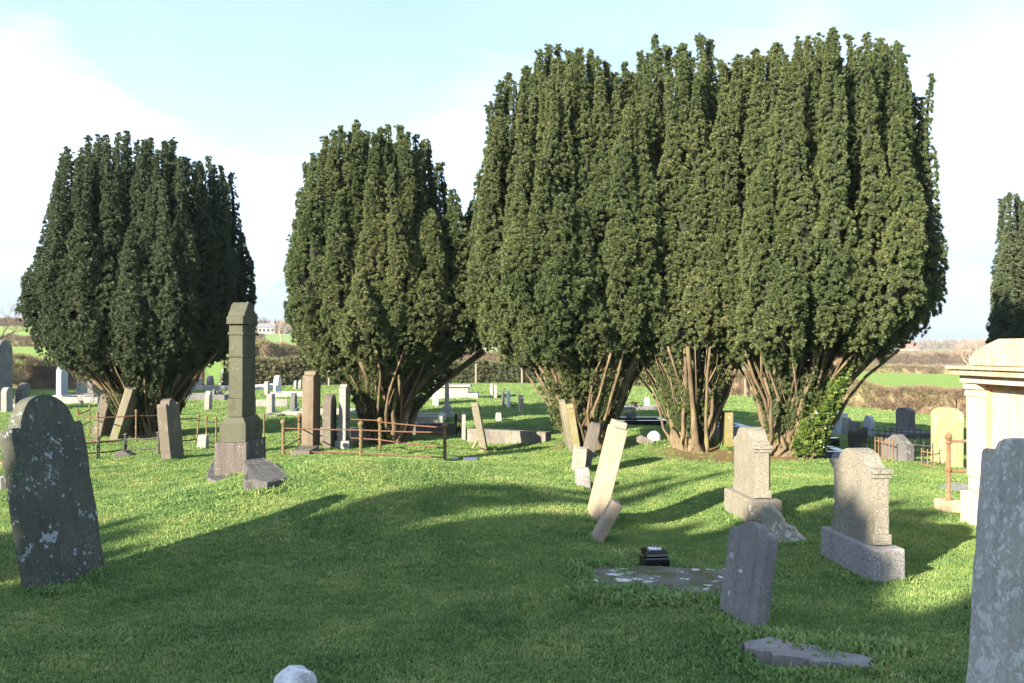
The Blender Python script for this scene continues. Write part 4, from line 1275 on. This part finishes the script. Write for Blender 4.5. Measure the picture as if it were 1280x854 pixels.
railing('rusty railing with twisted barley-sugar posts round the three tall slabs', [(354, 569), (374, 557), (451, 572, 1.0), (475, 565), (556, 578, 1.04)],
        [(0, 2, (.74, .12)), (2, 4, (.74, .12)), (0, 1, (.74, .2)), (1, 3, (.9, .35)), (3, 4, (.86, .35))], M['old_iron'], M['rust'], .56, .023, True)
railing('rusty thin railing behind the two leaning slabs under the lone yew', [(97, 550), (112, 542), (122, 556), (170, 553), (200, 552)], [(0, 2, (.8, .1)), (2, 3, (.8, .1)), (3, 4, (.8, .1)), (0, 1, (.8, .4))], M['old_iron'], M['rust'], .58, .014)
railing('low dark iron railing with knobbed posts left of the thick grey-brown slab', [(90, 577), (123, 575), (157, 571), (198, 569)], [(0, 1, (.72, .3)), (1, 2, (.72, .3)), (2, 3, (.72, .3))], M['black_iron'], M['black_iron'], .37, .02)
railing('thin iron railing posts between the thick slab and the tall monument', [(222, 557), (246, 555, 1, 4), (258, 559), (270, 559), (330, 556)], [(0, 1, (.85, .15)), (1, 2, (.85, .2)), (2, 3, (.80, .2)), (3, 4, (.82,))], M['old_iron'], M['black_iron'], .53, .013)


def spike_fence(label, runs, h, gap, matp, name='spiked_railing'):
    P0 = ground(*runs[0][0])
    t = thing(name, label, 'railing', P0)
    for (a, b) in runs:
        A = ground(*a); B = ground(*b)
        n = max(2, int((B - A).length / gap))
        bar = MB().tube([(0, 0, -.05), (0, 0, h * .93)], .008, 5)
        bar.lathe([(.008, h * .90), (.014, h * .93), (.002, h)], 5)
        me = bar.mesh('bar'); me.materials.append(matp)
        for i in range(n + 1):
            p = A.lerp(B, i / n); p.z = gz(p.x, p.y)
            o = bpy.data.objects.new('bar', me); COL.objects.link(o); o.parent = t; o.location = p - P0
        for f in (.12, .82):
            MB().tube([A - P0 + Vector((0, 0, h * f)), B - P0 + Vector((0, 0, h * f))], .009, 5).build('rail', matp, t)
    return t


spike_fence('low black spiked railing round the dark peaked headstone', [((1061, 566), (1122, 577)), ((1061, 566), (1084, 556)), ((1084, 556), (1166, 563)), ((1122, 577), (1166, 583))], .36, .105, M['black_iron'])
spike_fence('rusty spiked panel leaning inside the black railing', [((1094, 574), (1116, 579))], .36, .085, M['tan_iron'])
spike_fence('short rusty spiked panel in front of the yellow-lichened headstone', [((1152, 583), (1167, 586))], .28, .075, M['tan_iron'])

# --- black vase box
gv = ground(820, 716)
vb = thing('memorial_vase', 'glossy black square memorial vase with a pierced silver lid, behind the ledger', 'vase', gv + Vector((0, .08, 0)), (0, 0, R(8)))
m = MB().box((0, 0, .045), (.185, .185, .13)); m.build('body', M['black_gloss'], vb, bevel=.012)
MB().box((0, 0, .1275), (.165, .165, .03), taper=.93).build('neck', M['black_gloss'], vb, bevel=.006)
MB().box((0, 0, .152), (.180, .180, .016), taper=.80).build('shoulder', M['black_gloss'], vb, bevel=.004)
lid = MB().lathe([(.055, .158), (.055, .166), (.048, .174), (.02, .178), (.002, .179)], 20).build('lid', M['silver'], vb, smooth=True)
for i in range(7):
    a = i * math.pi / 3; rr = .028 if i < 6 else 0
    MB().lathe([(.007, .174), (.007, .1805), (.001, .1808)], 8, (rr * math.cos(a), rr * math.sin(a), 0)).build('hole', M['black_gloss'], lid)

# --- bits by the leaning stones
def wire_hoop():
    a = ground(722, 578); 
    pts = [a + Vector((-.05 + .05 * i, -.25, .16 + .02 * math.sin(i * 1.7))) for i in range(8)]
    t = MB().tube([p - a for p in pts], .006, 5).build('wire_strand', M['wire'], None, a)
    tag(t, 'dark wire strand strung across the crossed leaning slabs', 'wire')


wire_hoop()


def small_box(name, label, cat, px, py, size, mat, rotz=0, rx=0, z=0):
    g = ground(px, py)
    return tag(MB().box((0, size[1] / 2, size[2] / 2 - .005), size).build(name, M[mat], None, g + Vector((0, 0, z)), (rx, 0, rotz), bevel=.006), label, cat)


small_box('blue_tray', 'faded blue plastic tray lying in the grass near the railing end', 'tray', 588, 577, (.20, .12, .055), 'plastic_blue', .05)
small_box('white_marker', 'little white marker lying in the grass beside the blue tray', 'marker', 568, 576, (.10, .06, .05), 'white_marble', -.2)
stk_g = ground(588, 562)
tag(MB().tube([(0, 0, -.05), (.16, .05, .24)], .02, 6).build('stake', M['wood'], None, stk_g), 'short wooden stake propped behind the green-stained slab', 'stake')

bm = bmesh.new(); bmesh.ops.create_icosphere(bm, subdivisions=2, radius=.12)
for v in bm.verts: v.co *= 1 + .1 * mnoise.noise(v.co * 9)
me = bpy.data.meshes.new('round_stone'); bm.to_mesh(me); bm.free(); me.materials.append(M['white_marble'])
for pg in me.polygons: pg.use_smooth = True
o = bpy.data.objects.new('round_stone', me); COL.objects.link(o); o.location = ground(818, 553) + Vector((0, 0, .07))
tag(o, 'round white stone in the grass between the third and fourth yews', 'stone')
slab_face('low dark mossy stone lump beside the round white stone', 'mossy_stone', 'stone', 806, 555, [(-.16, -.1), (.17, -.1), (.15, .03), (.04, .10), (-.05, .14), (-.13, .11)], .16, 'plot_wall', 0)


# --- flowers
def flowers(label, px, py, h, w, mats, n, seed, pot=None, name='flower_bunch', z=0.0):
    r = np.random.default_rng(seed); g = ground(px, py)
    t = thing(name, label, 'flowers', g + Vector((0, 0, z)))
    if pot: MB().lathe([(w * .25, 0), (w * .36, h * .35), (w * .33, h * .36), (w * .1, h * .30)], 10).build('pot', pot, t, smooth=False)
    st = MB()
    for i in range(n):
        x, y, zz = r.normal(0, w * .28), r.normal(0, w * .2), h * r.uniform(.55, 1.0)
        st.tube([(0, 0, h * .02), (x * .6, y * .6, zz * .6), (x, y, zz)], .004, 4)
        b = MB(); rad = w * .15 * r.uniform(.7, 1.2)
        for k in range(6):
            a = k * 1.047 + r.random()
            d = np.array([math.cos(a), math.sin(a), .45]); s_ = np.array([-math.sin(a), math.cos(a), 0])
            b.add([(0, 0, 0), tuple(d * rad * .7 + s_ * rad * .4), tuple(d * rad * 1.1), tuple(d * rad * .7 - s_ * rad * .4)], [(0, 1, 2, 3)])
        b.lathe([(rad * .3, 0), (rad * .35, rad * .35), (rad * .1, rad * .5)], 6)
        b.build('blossom', mats[i % len(mats)], t, (x, y, zz))
    st.build('stem', M['stem_green'], t)


flowers('magenta flowers by a black marker behind the twisted railing', 574, 541, .32, .22, [M['magenta'], M['pink']], 8, 1, M['dark_stone'])
flowers('pink and purple flowers on the dark kerbed grave right of the third yew', 789, 528, .36, .42, [M['pink'], M['pink'], M['yellow_petal']], 14, 2, M['dark_stone'], z=.10)
flowers('dried rusty flowers in a pot at the left edge behind the dark leaning headstone', 3, 612, .42, .30, [M['rust_petal'], M['rust_petal'], M['pink']], 12, 3, M['mid_stone'])
flowers('small yellow flowers by the round white stone', 802, 549, .16, .10, [M['yellow_petal']], 4, 4)
flowers('dark wreath flowers at the foot of the white stone in the middle distance', 642, 511, .22, .26, [M['magenta'], M['stem_green']], 9, 5)
flowers('red flowers on a grey stone behind the left of the monument', 246, 482, .40, .45, [M['magenta'], M['pink']], 9, 6, M['mid_stone'])
flowers('pink flowers by a stepped dark stone under the lone yew', 101, 506, .35, .22, [M['pink'], M['magenta']], 6, 7, M['dark_stone'])


# grave ornament: dark urn behind the left leaning stone
gu = ground(103, 588)
ur = thing('urn', 'dark urn with a pink-tinged lid behind the left leaning headstone', 'urn', gu)
MB().lathe([(.07, -.03), (.075, .02), (.03, .05), (.03, .07), (.075, .13), (.08, .19), (.05, .215), (.055, .225), (.002, .23)], 14).build('body', M['dark_stone'], ur, smooth=True)
MB().lathe([(.045, .226), (.05, .25), (.03, .275), (.015, .285), (.02, .30), (.002, .31)], 12).build('lid', M['obelisk_base'], ur, smooth=True)
gu = ground(140, 572)
slab_face('dark rounded boulder under the low iron railing', 'boulder', 'boulder', 155, 572, [(-.15, -.08), (.16, -.08), (.14, .05), (.06, .10), (-.05, .11), (-.12, .07)], .18, 'dark_slab', 0, wear=.02)


# ------------------------------------------------------------------ background graves
def bg_stone(x0, x1, top, base, kind, mat, label, rotz=None, lean=0, name='headstone', T=None, group=None, plinth=0.0):
    g = ground((x0 + x1) / 2, base); d = g.y; s = d / FPX
    w = (x1 - x0) * s; h = (base - top) * s
    rz_ = VP if rotz is None else rotz
    u = ((x0 + x1) / 2 - 640) / FPX
    rel = abs(u + math.tan(rz_))
    T = T or min(.16, w * .6)
    W = (w - T) / max(rel, .03)
    W = min(max(W, .38), .85)
    T = max(.06, w - W * rel)
    if plinth:
        return plinth_stone(label, (x0 + x1) / 2, base, W, h - plinth, T, kind, mat, W + .22, plinth, T + .16, mat, rz_, lean)
    return stone(label, (x0 + x1) / 2, base, W, h, T, kind, mat, rz_, lean, name=name, bevel=.008)


B = [
    (-22, 7, 425, 516, 'round', 'dark_stone', 'tall dark round-topped stone cut off by the left edge', 0),
    (-3, 12, 485, 517, 'round', 'mid_stone', 'small grey stone at the left edge beside the tall dark one', 0),
    (9, 27, 479, 512, 'round', 'dark_stone', 'dark stone tilted right, second from the left edge', 14),
    (90, 106, 479, 498, 'flat', 'pale_stone', 'pale square-topped block stone near the brown left hedge', 0),
    (229, 239, 478, 493, 'point', 'mid_stone', 'small grey pointed stone behind the lone yew', 0),
    (255, 265, 470, 484, 'round', 'pale_stone', 'small pale round-topped stone left of the white pair', 0),
    (253, 263, 489, 514, 'shoulder', 'mid_stone', 'weathered grey stone standing alone on grass left of the monument', 2),
    (263, 269, 487, 500, 'round', 'dark_stone', 'left of two little dark stones left of the monument', 0),
    (270, 276, 488, 500, 'round', 'dark_stone', 'right of two little dark stones left of the monument', 0),
    (243, 251, 474, 489, 'round', 'mid_stone', 'small mid-grey stone left of the small pale round-topped stone', 0),
    (218, 226, 480, 497, 'flat', 'pale_stone', 'little pale square stone behind the right side of the lone yew', 0),
    (301, 309, 476, 489, 'point', 'mid_stone', 'small grey stone half hidden behind the tall monument shaft', 0),
    (329, 336, 477, 495, 'flat', 'pale_stone', 'narrow pale stone just right of the monument', 0),
    (331, 342, 493, 518, 'flat', 'mid_stone', 'square grey stone with a dark foot right of the monument', 0),
    (361, 370, 491, 512, 'round', 'dark_stone', 'dark round-topped stone left of the tallest reddish slab', 0),
    (366, 371, 476, 488, 'round', 'mid_stone', 'tiny grey stone near the hedge, left of the tallest reddish slab', 0),
    (372, 377, 475, 487, 'round', 'pale_stone', 'tiny pale stone near the hedge, touching the tallest reddish slab', 0),
    (541, 545, 477, 507, 'flat', 'white_marble', 'thin white stone left of the tall pale pillar', 0),
    (544, 548, 489, 508, 'flat', 'white_marble', 'short white stone close beside the thin white one', 0),
    (577, 583, 519, 552, 'flat', 'mid_stone', 'narrow grey post stone at the end of the dark plot wall', 0),
    (613, 617, 481, 498, 'flat', 'mid_stone', 'left of the pair of grey stones near the middle hedge', 0),
    (617, 622, 482, 499, 'flat', 'pale_stone', 'right, paler one of the pair of stones near the middle hedge', 0),
    (628, 631, 490, 508, 'flat', 'dark_stone', 'thin dark stone beside the thin white one in the middle distance', 0),
    (634, 639, 489, 511, 'flat', 'white_marble', 'thin bright white stone with dark flowers at its foot', 0),
    (649, 656, 494, 518, 'step', 'warm_slab', 'narrow brownish stone left of the third yew in the middle distance', 0),
    (620, 629, 517, 528, 'round', 'pale_stone', 'low pale stone block on the lawn above the dark plot wall', 0),
    (766, 772, 497, 517, 'flat', 'pale_stone', 'pale stone glimpsed right of the third yew stems', 0),
    (807, 814, 497, 512, 'round', 'white_marble', 'white round-topped stone between the third and fourth yews', 0),
    (1018, 1029, 516, 540, 'round', 'pale_stone', 'pale weathered stone right of the ivy, behind a brown post', 0),
    (1042, 1056, 521, 545, 'arc', 'blue_grey', 'blue-grey stone in front of the white bench tomb', 0),
    (1059, 1066, 523, 546, 'flat', 'mid_stone', 'narrow dull stone between the blue-grey one and the dark leaning one', 0),
    (1064, 1077, 528, 553, 'flat', 'dark_stone', 'dark stone tilted right, just inside the black spiked railing', 8),
    (1084, 1098, 520, 546, 'round', 'blue_grey', 'smooth pale blue round-topped stone behind the black spiked railing', 0),
]
for b in B:
    bg_stone(*b[:7], lean=b[7])
bg_stone(64, 79, 457, 499, 'round', 'blue_grey', 'tall pale round-topped pillar stone before the brown left hedge', plinth=.14)
bg_stone(103, 119, 466, 504, 'point', 'dark_stone', 'dark pointed stone on a stepped base left of the lone yew', plinth=.30)
bg_stone(339, 349, 470, 494, 'round', 'white_marble', 'bright white round-topped stone right of the monument', plinth=.10)
bg_stone(275, 280, 462, 481, 'point', 'white_marble', 'left of the two white pointed tablets left of the monument', plinth=.08)
bg_stone(280, 285, 465, 481, 'point', 'white_marble', 'right of the two white pointed tablets left of the monument', plinth=.08)
bg_stone(1131, 1158, 511, 545, 'arc', 'dark_stone', 'broad dark grey headstone mottled white, behind the spiked railing', rotz=.3, plinth=.16)

# tall pale pillar on steps
gq = ground(558, 524); s_ = gq.y / FPX
pt = thing('stone_pillar', 'tall thin pale pillar on a rough stepped base in the middle distance', 'pillar', gq + Vector((0, .2, 0)))
MB().box((0, 0, 3 * s_), (16 * s_, .5, 10 * s_)).build('step', M['pale_stone'], pt, bevel=.02, wear=.01)
MB().box((0, 0, 12.05 * s_), (11 * s_, .36, 8 * s_)).build('step', M['pale_stone'], pt, bevel=.02, wear=.01)
MB().box((0, 0, 38.3 * s_), (5.2 * s_, .16, 44 * s_), taper=.86).build('shaft', M['pale_stone'], pt, bevel=.01, wear=.003)


def kerb(label, x0, x1, base, h, L, mat, fill='gravel', name='grave_kerb', z=0):
    A = ground(x0, base); Bp = ground(x1, base)
    w = Bp.x - A.x; c = Vector(((A.x + Bp.x) / 2, A.y + L / 2, 0)); c.z = min(gz(c.x, A.y), gz(c.x, c.y))
    t = thing(name, label, 'grave kerb', c)
    k_ = min(.14, w * .2)
    MB().box((0, -L / 2 + k_ / 2, h / 2 - .06), (w, k_, h + .12)).build('kerb_stone', M[mat], t, bevel=.01)
    MB().box((0, L / 2 - k_ / 2, h / 2 - .06), (w, k_, h + .12)).build('kerb_stone', M[mat], t, bevel=.01)
    for sx2 in (-1, 1):
        MB().box((sx2 * (w / 2 - k_ / 2), 0, h / 2 - .063), (k_, L - 2 * k_ - .004, h + .11)).build('kerb_stone', M[mat], t, bevel=.01)
    MB().box((0, 0, h * .35 - .06), (w - 2 * k_ - .004, L - 2 * k_ - .004, h * .5 + .1)).build('chippings', M[fill], t)
    return t


def block(label, x0, x1, base, h, L, mat, name='low_wall', cat='wall', wear=.006, rotz=0):
    A = ground(x0, base); Bp = ground(x1, base)
    w = (Bp - A).length; c = (A + Bp) / 2
    rz_ = math.atan2(Bp.y - A.y, Bp.x - A.x)
    c = c + Vector((-math.sin(rz_) * L / 2, math.cos(rz_) * L / 2, 0)); c.z = min(A.z, Bp.z)
    return tag(MB().box((0, 0, h / 2 - .1), (w, L, h + .2)).build(name, M[mat], None, c, (0, 0, rz_), bevel=.012, wear=wear), label, cat)


kerb('grey kerbed grave beside the pale pillar stone at the left', 62, 122, 506, .22, 1.6, 'mid_stone')
block('long grey plot wall below the white pointed tablets', 228, 287, 490, .25, .5, 'mid_stone')
kerb('dark kerbed grave on the grass left of the monument', 219, 287, 501, .20, 1.3, 'dark_stone')
kerb('white kerbed grave just right of the monument', 319, 341, 488, .25, 1.4, 'white_marble')
block('rough stone wall of a plot right of the monument', 320, 359, 510, .24, .35, 'pale_stone')
kerb('pale kerbed grave behind the tallest reddish slab', 337, 380, 497, .16, 1.2, 'pale_stone')
kerb('dark-edged flat grave at the foot of the square grey stone', 325, 350, 522, .07, 1.0, 'dark_stone')
kerb('grey kerbed grave behind the three tall slabs', 352, 441, 520, .12, 1.3, 'mid_stone')
kerb('low pale kerb beyond the second yew', 512, 540, 501, .12, 1.5, 'pale_stone')
kerb('dark kerb near the hedge beyond the second yew', 518, 543, 491, .14, 1.4, 'dark_stone')
kerb('broad pale kerbed grave behind the twisted railing', 494, 555, 530, .20, 1.1, 'pale_stone')
block('dark stained plot wall behind the twisted railing', 488, 568, 545, .24, .22, 'plot_wall')
block('dark stained plot wall right of the narrow grey post stone', 584, 682, 554, .25, .22, 'plot_wall')
block('slim dark plot wall behind the three tall slabs', 394, 488, 553, .26, .2, 'plot_wall')
small_box('black_marker', 'slim black marker post beside the magenta flowers', 'marker', 570, 544, (.05, .05, .42), 'black_gloss')
# chest tomb
gA = ground(547, 500); gB = ground(593, 500)
ct = thing('chest_tomb', 'long low pale chest tomb near the middle hedge', 'tomb', ((gA.x + gB.x) / 2, gA.y + .5, gA.z))
ww = gB.x - gA.x
MB().box((0, 0, .08), (ww + .2, 1.0, .28)).build('plinth', M['pale_stone'], ct, bevel=.015)
MB().box((-.1, 0, .3205), (ww - .25, .8, .20)).build('body', M['pale_stone'], ct, bevel=.01)
MB().box((-.1, 0, .4615), (ww - .1, .95, .08)).build('lid', M['mid_stone'], ct, bevel=.015)
kerb('black polished kerbed grave with flowers right of the third yew', 762, 832, 531, .14, 1.2, 'black_gloss')
block('grey step of a grave behind the black polished kerb', 768, 840, 515, .16, .7, 'mid_stone', name='grave_step', cat='grave')
kerb('blue-grey stepped grave seen between the two right-hand yews', 884, 934, 548, .22, 1.0, 'blue_grey')
kerb('navy polished kerb right of the ivy-clad yew', 992, 1052, 571, .10, .9, 'navy', 'navy')
small_box('flower_vase', 'black square vase on the end of the navy kerb', 'vase', 1044, 562, (.17, .17, .15), 'black_gloss', .1, z=.06)
flowers('white and blue flowers at the end of the navy kerb', 1055, 567, .12, .16, [M['white_paint'], M['white_paint']], 8, 8)
# white bench tomb
gw = ground(1049, 535); s_ = gw.y / FPX
bt = thing('bench_tomb', 'bright white table-like memorial before the tawny hedge', 'memorial', gw + Vector((0, .3, 0)))
MB().box((3 * s_, 0, .11), (14 * s_, .4, 15 * s_)).build('block', M['white_marble'], bt, bevel=.01)
MB().box((2.5 * s_, 0, .11 + 10 * s_), (19 * s_, .5, 5 * s_)).build('top_slab', M['white_marble'], bt, bevel=.01)
MB().box((-9.6 * s_, 0, 5.5 * s_), (5 * s_, .3, 9 * s_)).build('side_block', M['white_marble'], bt, bevel=.01)
slab_face('white figure-like carved stone beside the white table memorial', 'carved_stone', 'headstone', 1036, 541, [(-.14, -.1), (.16, -.1), (.16, .28), (.08, .24), (.03, .36), (-.03, .22), (-.12, .18)], .12, 'white_marble', 0)
block('low dark rubble kerb at the foot of the broad dark headstone', 1118, 1172, 549, .16, .7, 'dark_slab', name='rubble_kerb', cat='grave kerb', wear=.03)
small_box('wooden_post', 'short brown wooden post right of the ivy', 'post', 1016, 543, (.09, .09, .42), 'wood')

# ------------------------------------------------------------------ grass
rg = np.random.default_rng(99)


def grass_field():
    P = []; S = []
    for d0, d1, dens, sc in ((2.6, 6.5, 1900, 0.72), (6.5, 10, 1600, 0.74), (10, 15, 1000, 0.80), (15, 22, 450, 1.0), (22, 34, 160, 1.4), (34, 48, 60, 2.0)):
        hw = 0.64 * d1 + 1.2
        n = int(2 * hw * (d1 - d0) * dens)
        x = rg.uniform(-hw, hw, n); y = rg.uniform(d0, d1, n)
        keep = np.abs(x) < 0.62 * y + 1.2
        x, y = x[keep], y[keep]
        P.append(np.stack([x, y], 1)); S.append(np.full(len(x), sc) * rg.uniform(.7, 1.35, len(x)))
    P = np.concatenate(P); S = np.concatenate(S)
    keep = np.ones(len(P), bool)
    for px, py, r in DIRT:
        dd = np.hypot(P[:, 0] - px, P[:, 1] - py)
        keep &= (dd > r * rg.uniform(.9, 1.45, len(P))) | (rg.random(len(P)) < .05)
    for xa, xb, ya, yb in LEDGERS:
        keep &= ~((P[:, 0] > xa) & (P[:, 0] < xb) & (P[:, 1] > ya) & (P[:, 1] < yb))
    # patchiness of the sward
    pn = np.sin(P[:, 0] * 2.1 + 1.3 * np.sin(P[:, 1] * 1.3)) * np.sin(P[:, 1] * 2.6 + 1.1 * np.sin(P[:, 0] * 1.7))
    S = S * (1 + .18 * pn)
    P, S = P[keep], S[keep]
    # longer tufts round the stones
    ex = []; es = []
    for o in list(COL.objects):
        if o.parent is None and o.get('category') in ('headstone', 'monument', 'ledger stone', 'stone', 'tomb', 'slab', 'vase', 'rock') and 3 < o.location.y < 17:
            bb = [o.matrix_basis @ Vector(c) for c in o.bound_box] if o.type == 'MESH' else [o.location + Vector((a, b, 0)) for a in (-.22, .22) for b in (-.42, .42)]
            if o.get('category') == 'tomb': bb = [o.location + Vector((a, b, 0)) for a in (-.5, .5) for b in (-1.0, 1.0)]
            lo = [b for b in bb if b.z < o.location.z + .1] or bb
            xa, xb = min(b.x for b in lo), max(b.x for b in lo); ya, yb = min(b.y for b in lo), max(b.y for b in lo)
            n = int(150 * (xb - xa + yb - ya))
            side = rg.integers(0, 4, n); f = rg.random(n); e = rg.normal(.015, .03, n)
            x = np.where(side == 0, xa - e, np.where(side == 1, xb + e, xa + (xb - xa) * f)); y = np.where(side == 2, ya - e, np.where(side == 3, yb + e, ya + (yb - ya) * f))
            ex.append(np.stack([x, y], 1)); es.append(rg.uniform(.9, 1.9, n))
    for px, py, n, sp in ((1075, 818, 90, .13), (955, 800, 60, .12), (775, 748, 160, .18), (860, 755, 170, .16), (1040, 815, 60, .1)):
        g = ground(px, py)
        ex.append(np.stack([rg.normal(g.x, sp, n), rg.normal(g.y, sp * .45, n)], 1)); es.append(rg.uniform(1.2, 2.5, n))
    P = np.concatenate([P] + ex); S = np.concatenate([S] + es)
    z = terrain(P[:, 0], P[:, 1])
    n = len(P)
    rot = np.stack([rg.normal(0, .12, n), rg.normal(0, .12, n), rg.random(n) * 6.283], 1)
    o = scatter_obj('grass', np.zeros((0, 3)), None, np.stack([P[:, 0], P[:, 1], z], 1), rot, S, rg.integers(0, 5, n), M['grass'], GRASS)
    return tag(o, 'short winter turf covering the graveyard', 'grass', kind='stuff')


def flat_mask(corners, shrink=.05):
    pts = [ground(*c) for c in corners]
    return (min(p.x for p in pts) + shrink, max(p.x for p in pts) - shrink, min(p.y for p in pts) + shrink, max(p.y for p in pts) - shrink)


LEDGERS = [flat_mask([(728, 713), (742, 708), (908, 724), (905, 744), (770, 742)], .03), flat_mask([(930, 815), (960, 809), (1070, 829), (1000, 838)], .0)]
grass_field()

# ------------------------------------------------------------------ haze
def add_haze():
    m, t, out = new_mat('pale_air')
    v = N(t, 'ShaderNodeVolumePrincipled', ins={'Color': (0.82, 0.90, 1.0, 1), 'Density': 0.00026, 'Anisotropy': 0.0})
    t.links.new(v.outputs[0], out.inputs['Volume'])
    o = MB().box((0, 590, 20), (2500, 1560, 60)).build('haze', m)
    o['kind'] = 'stuff'
    tag(o, 'thin pale haze over the far fields', 'haze')


add_haze()
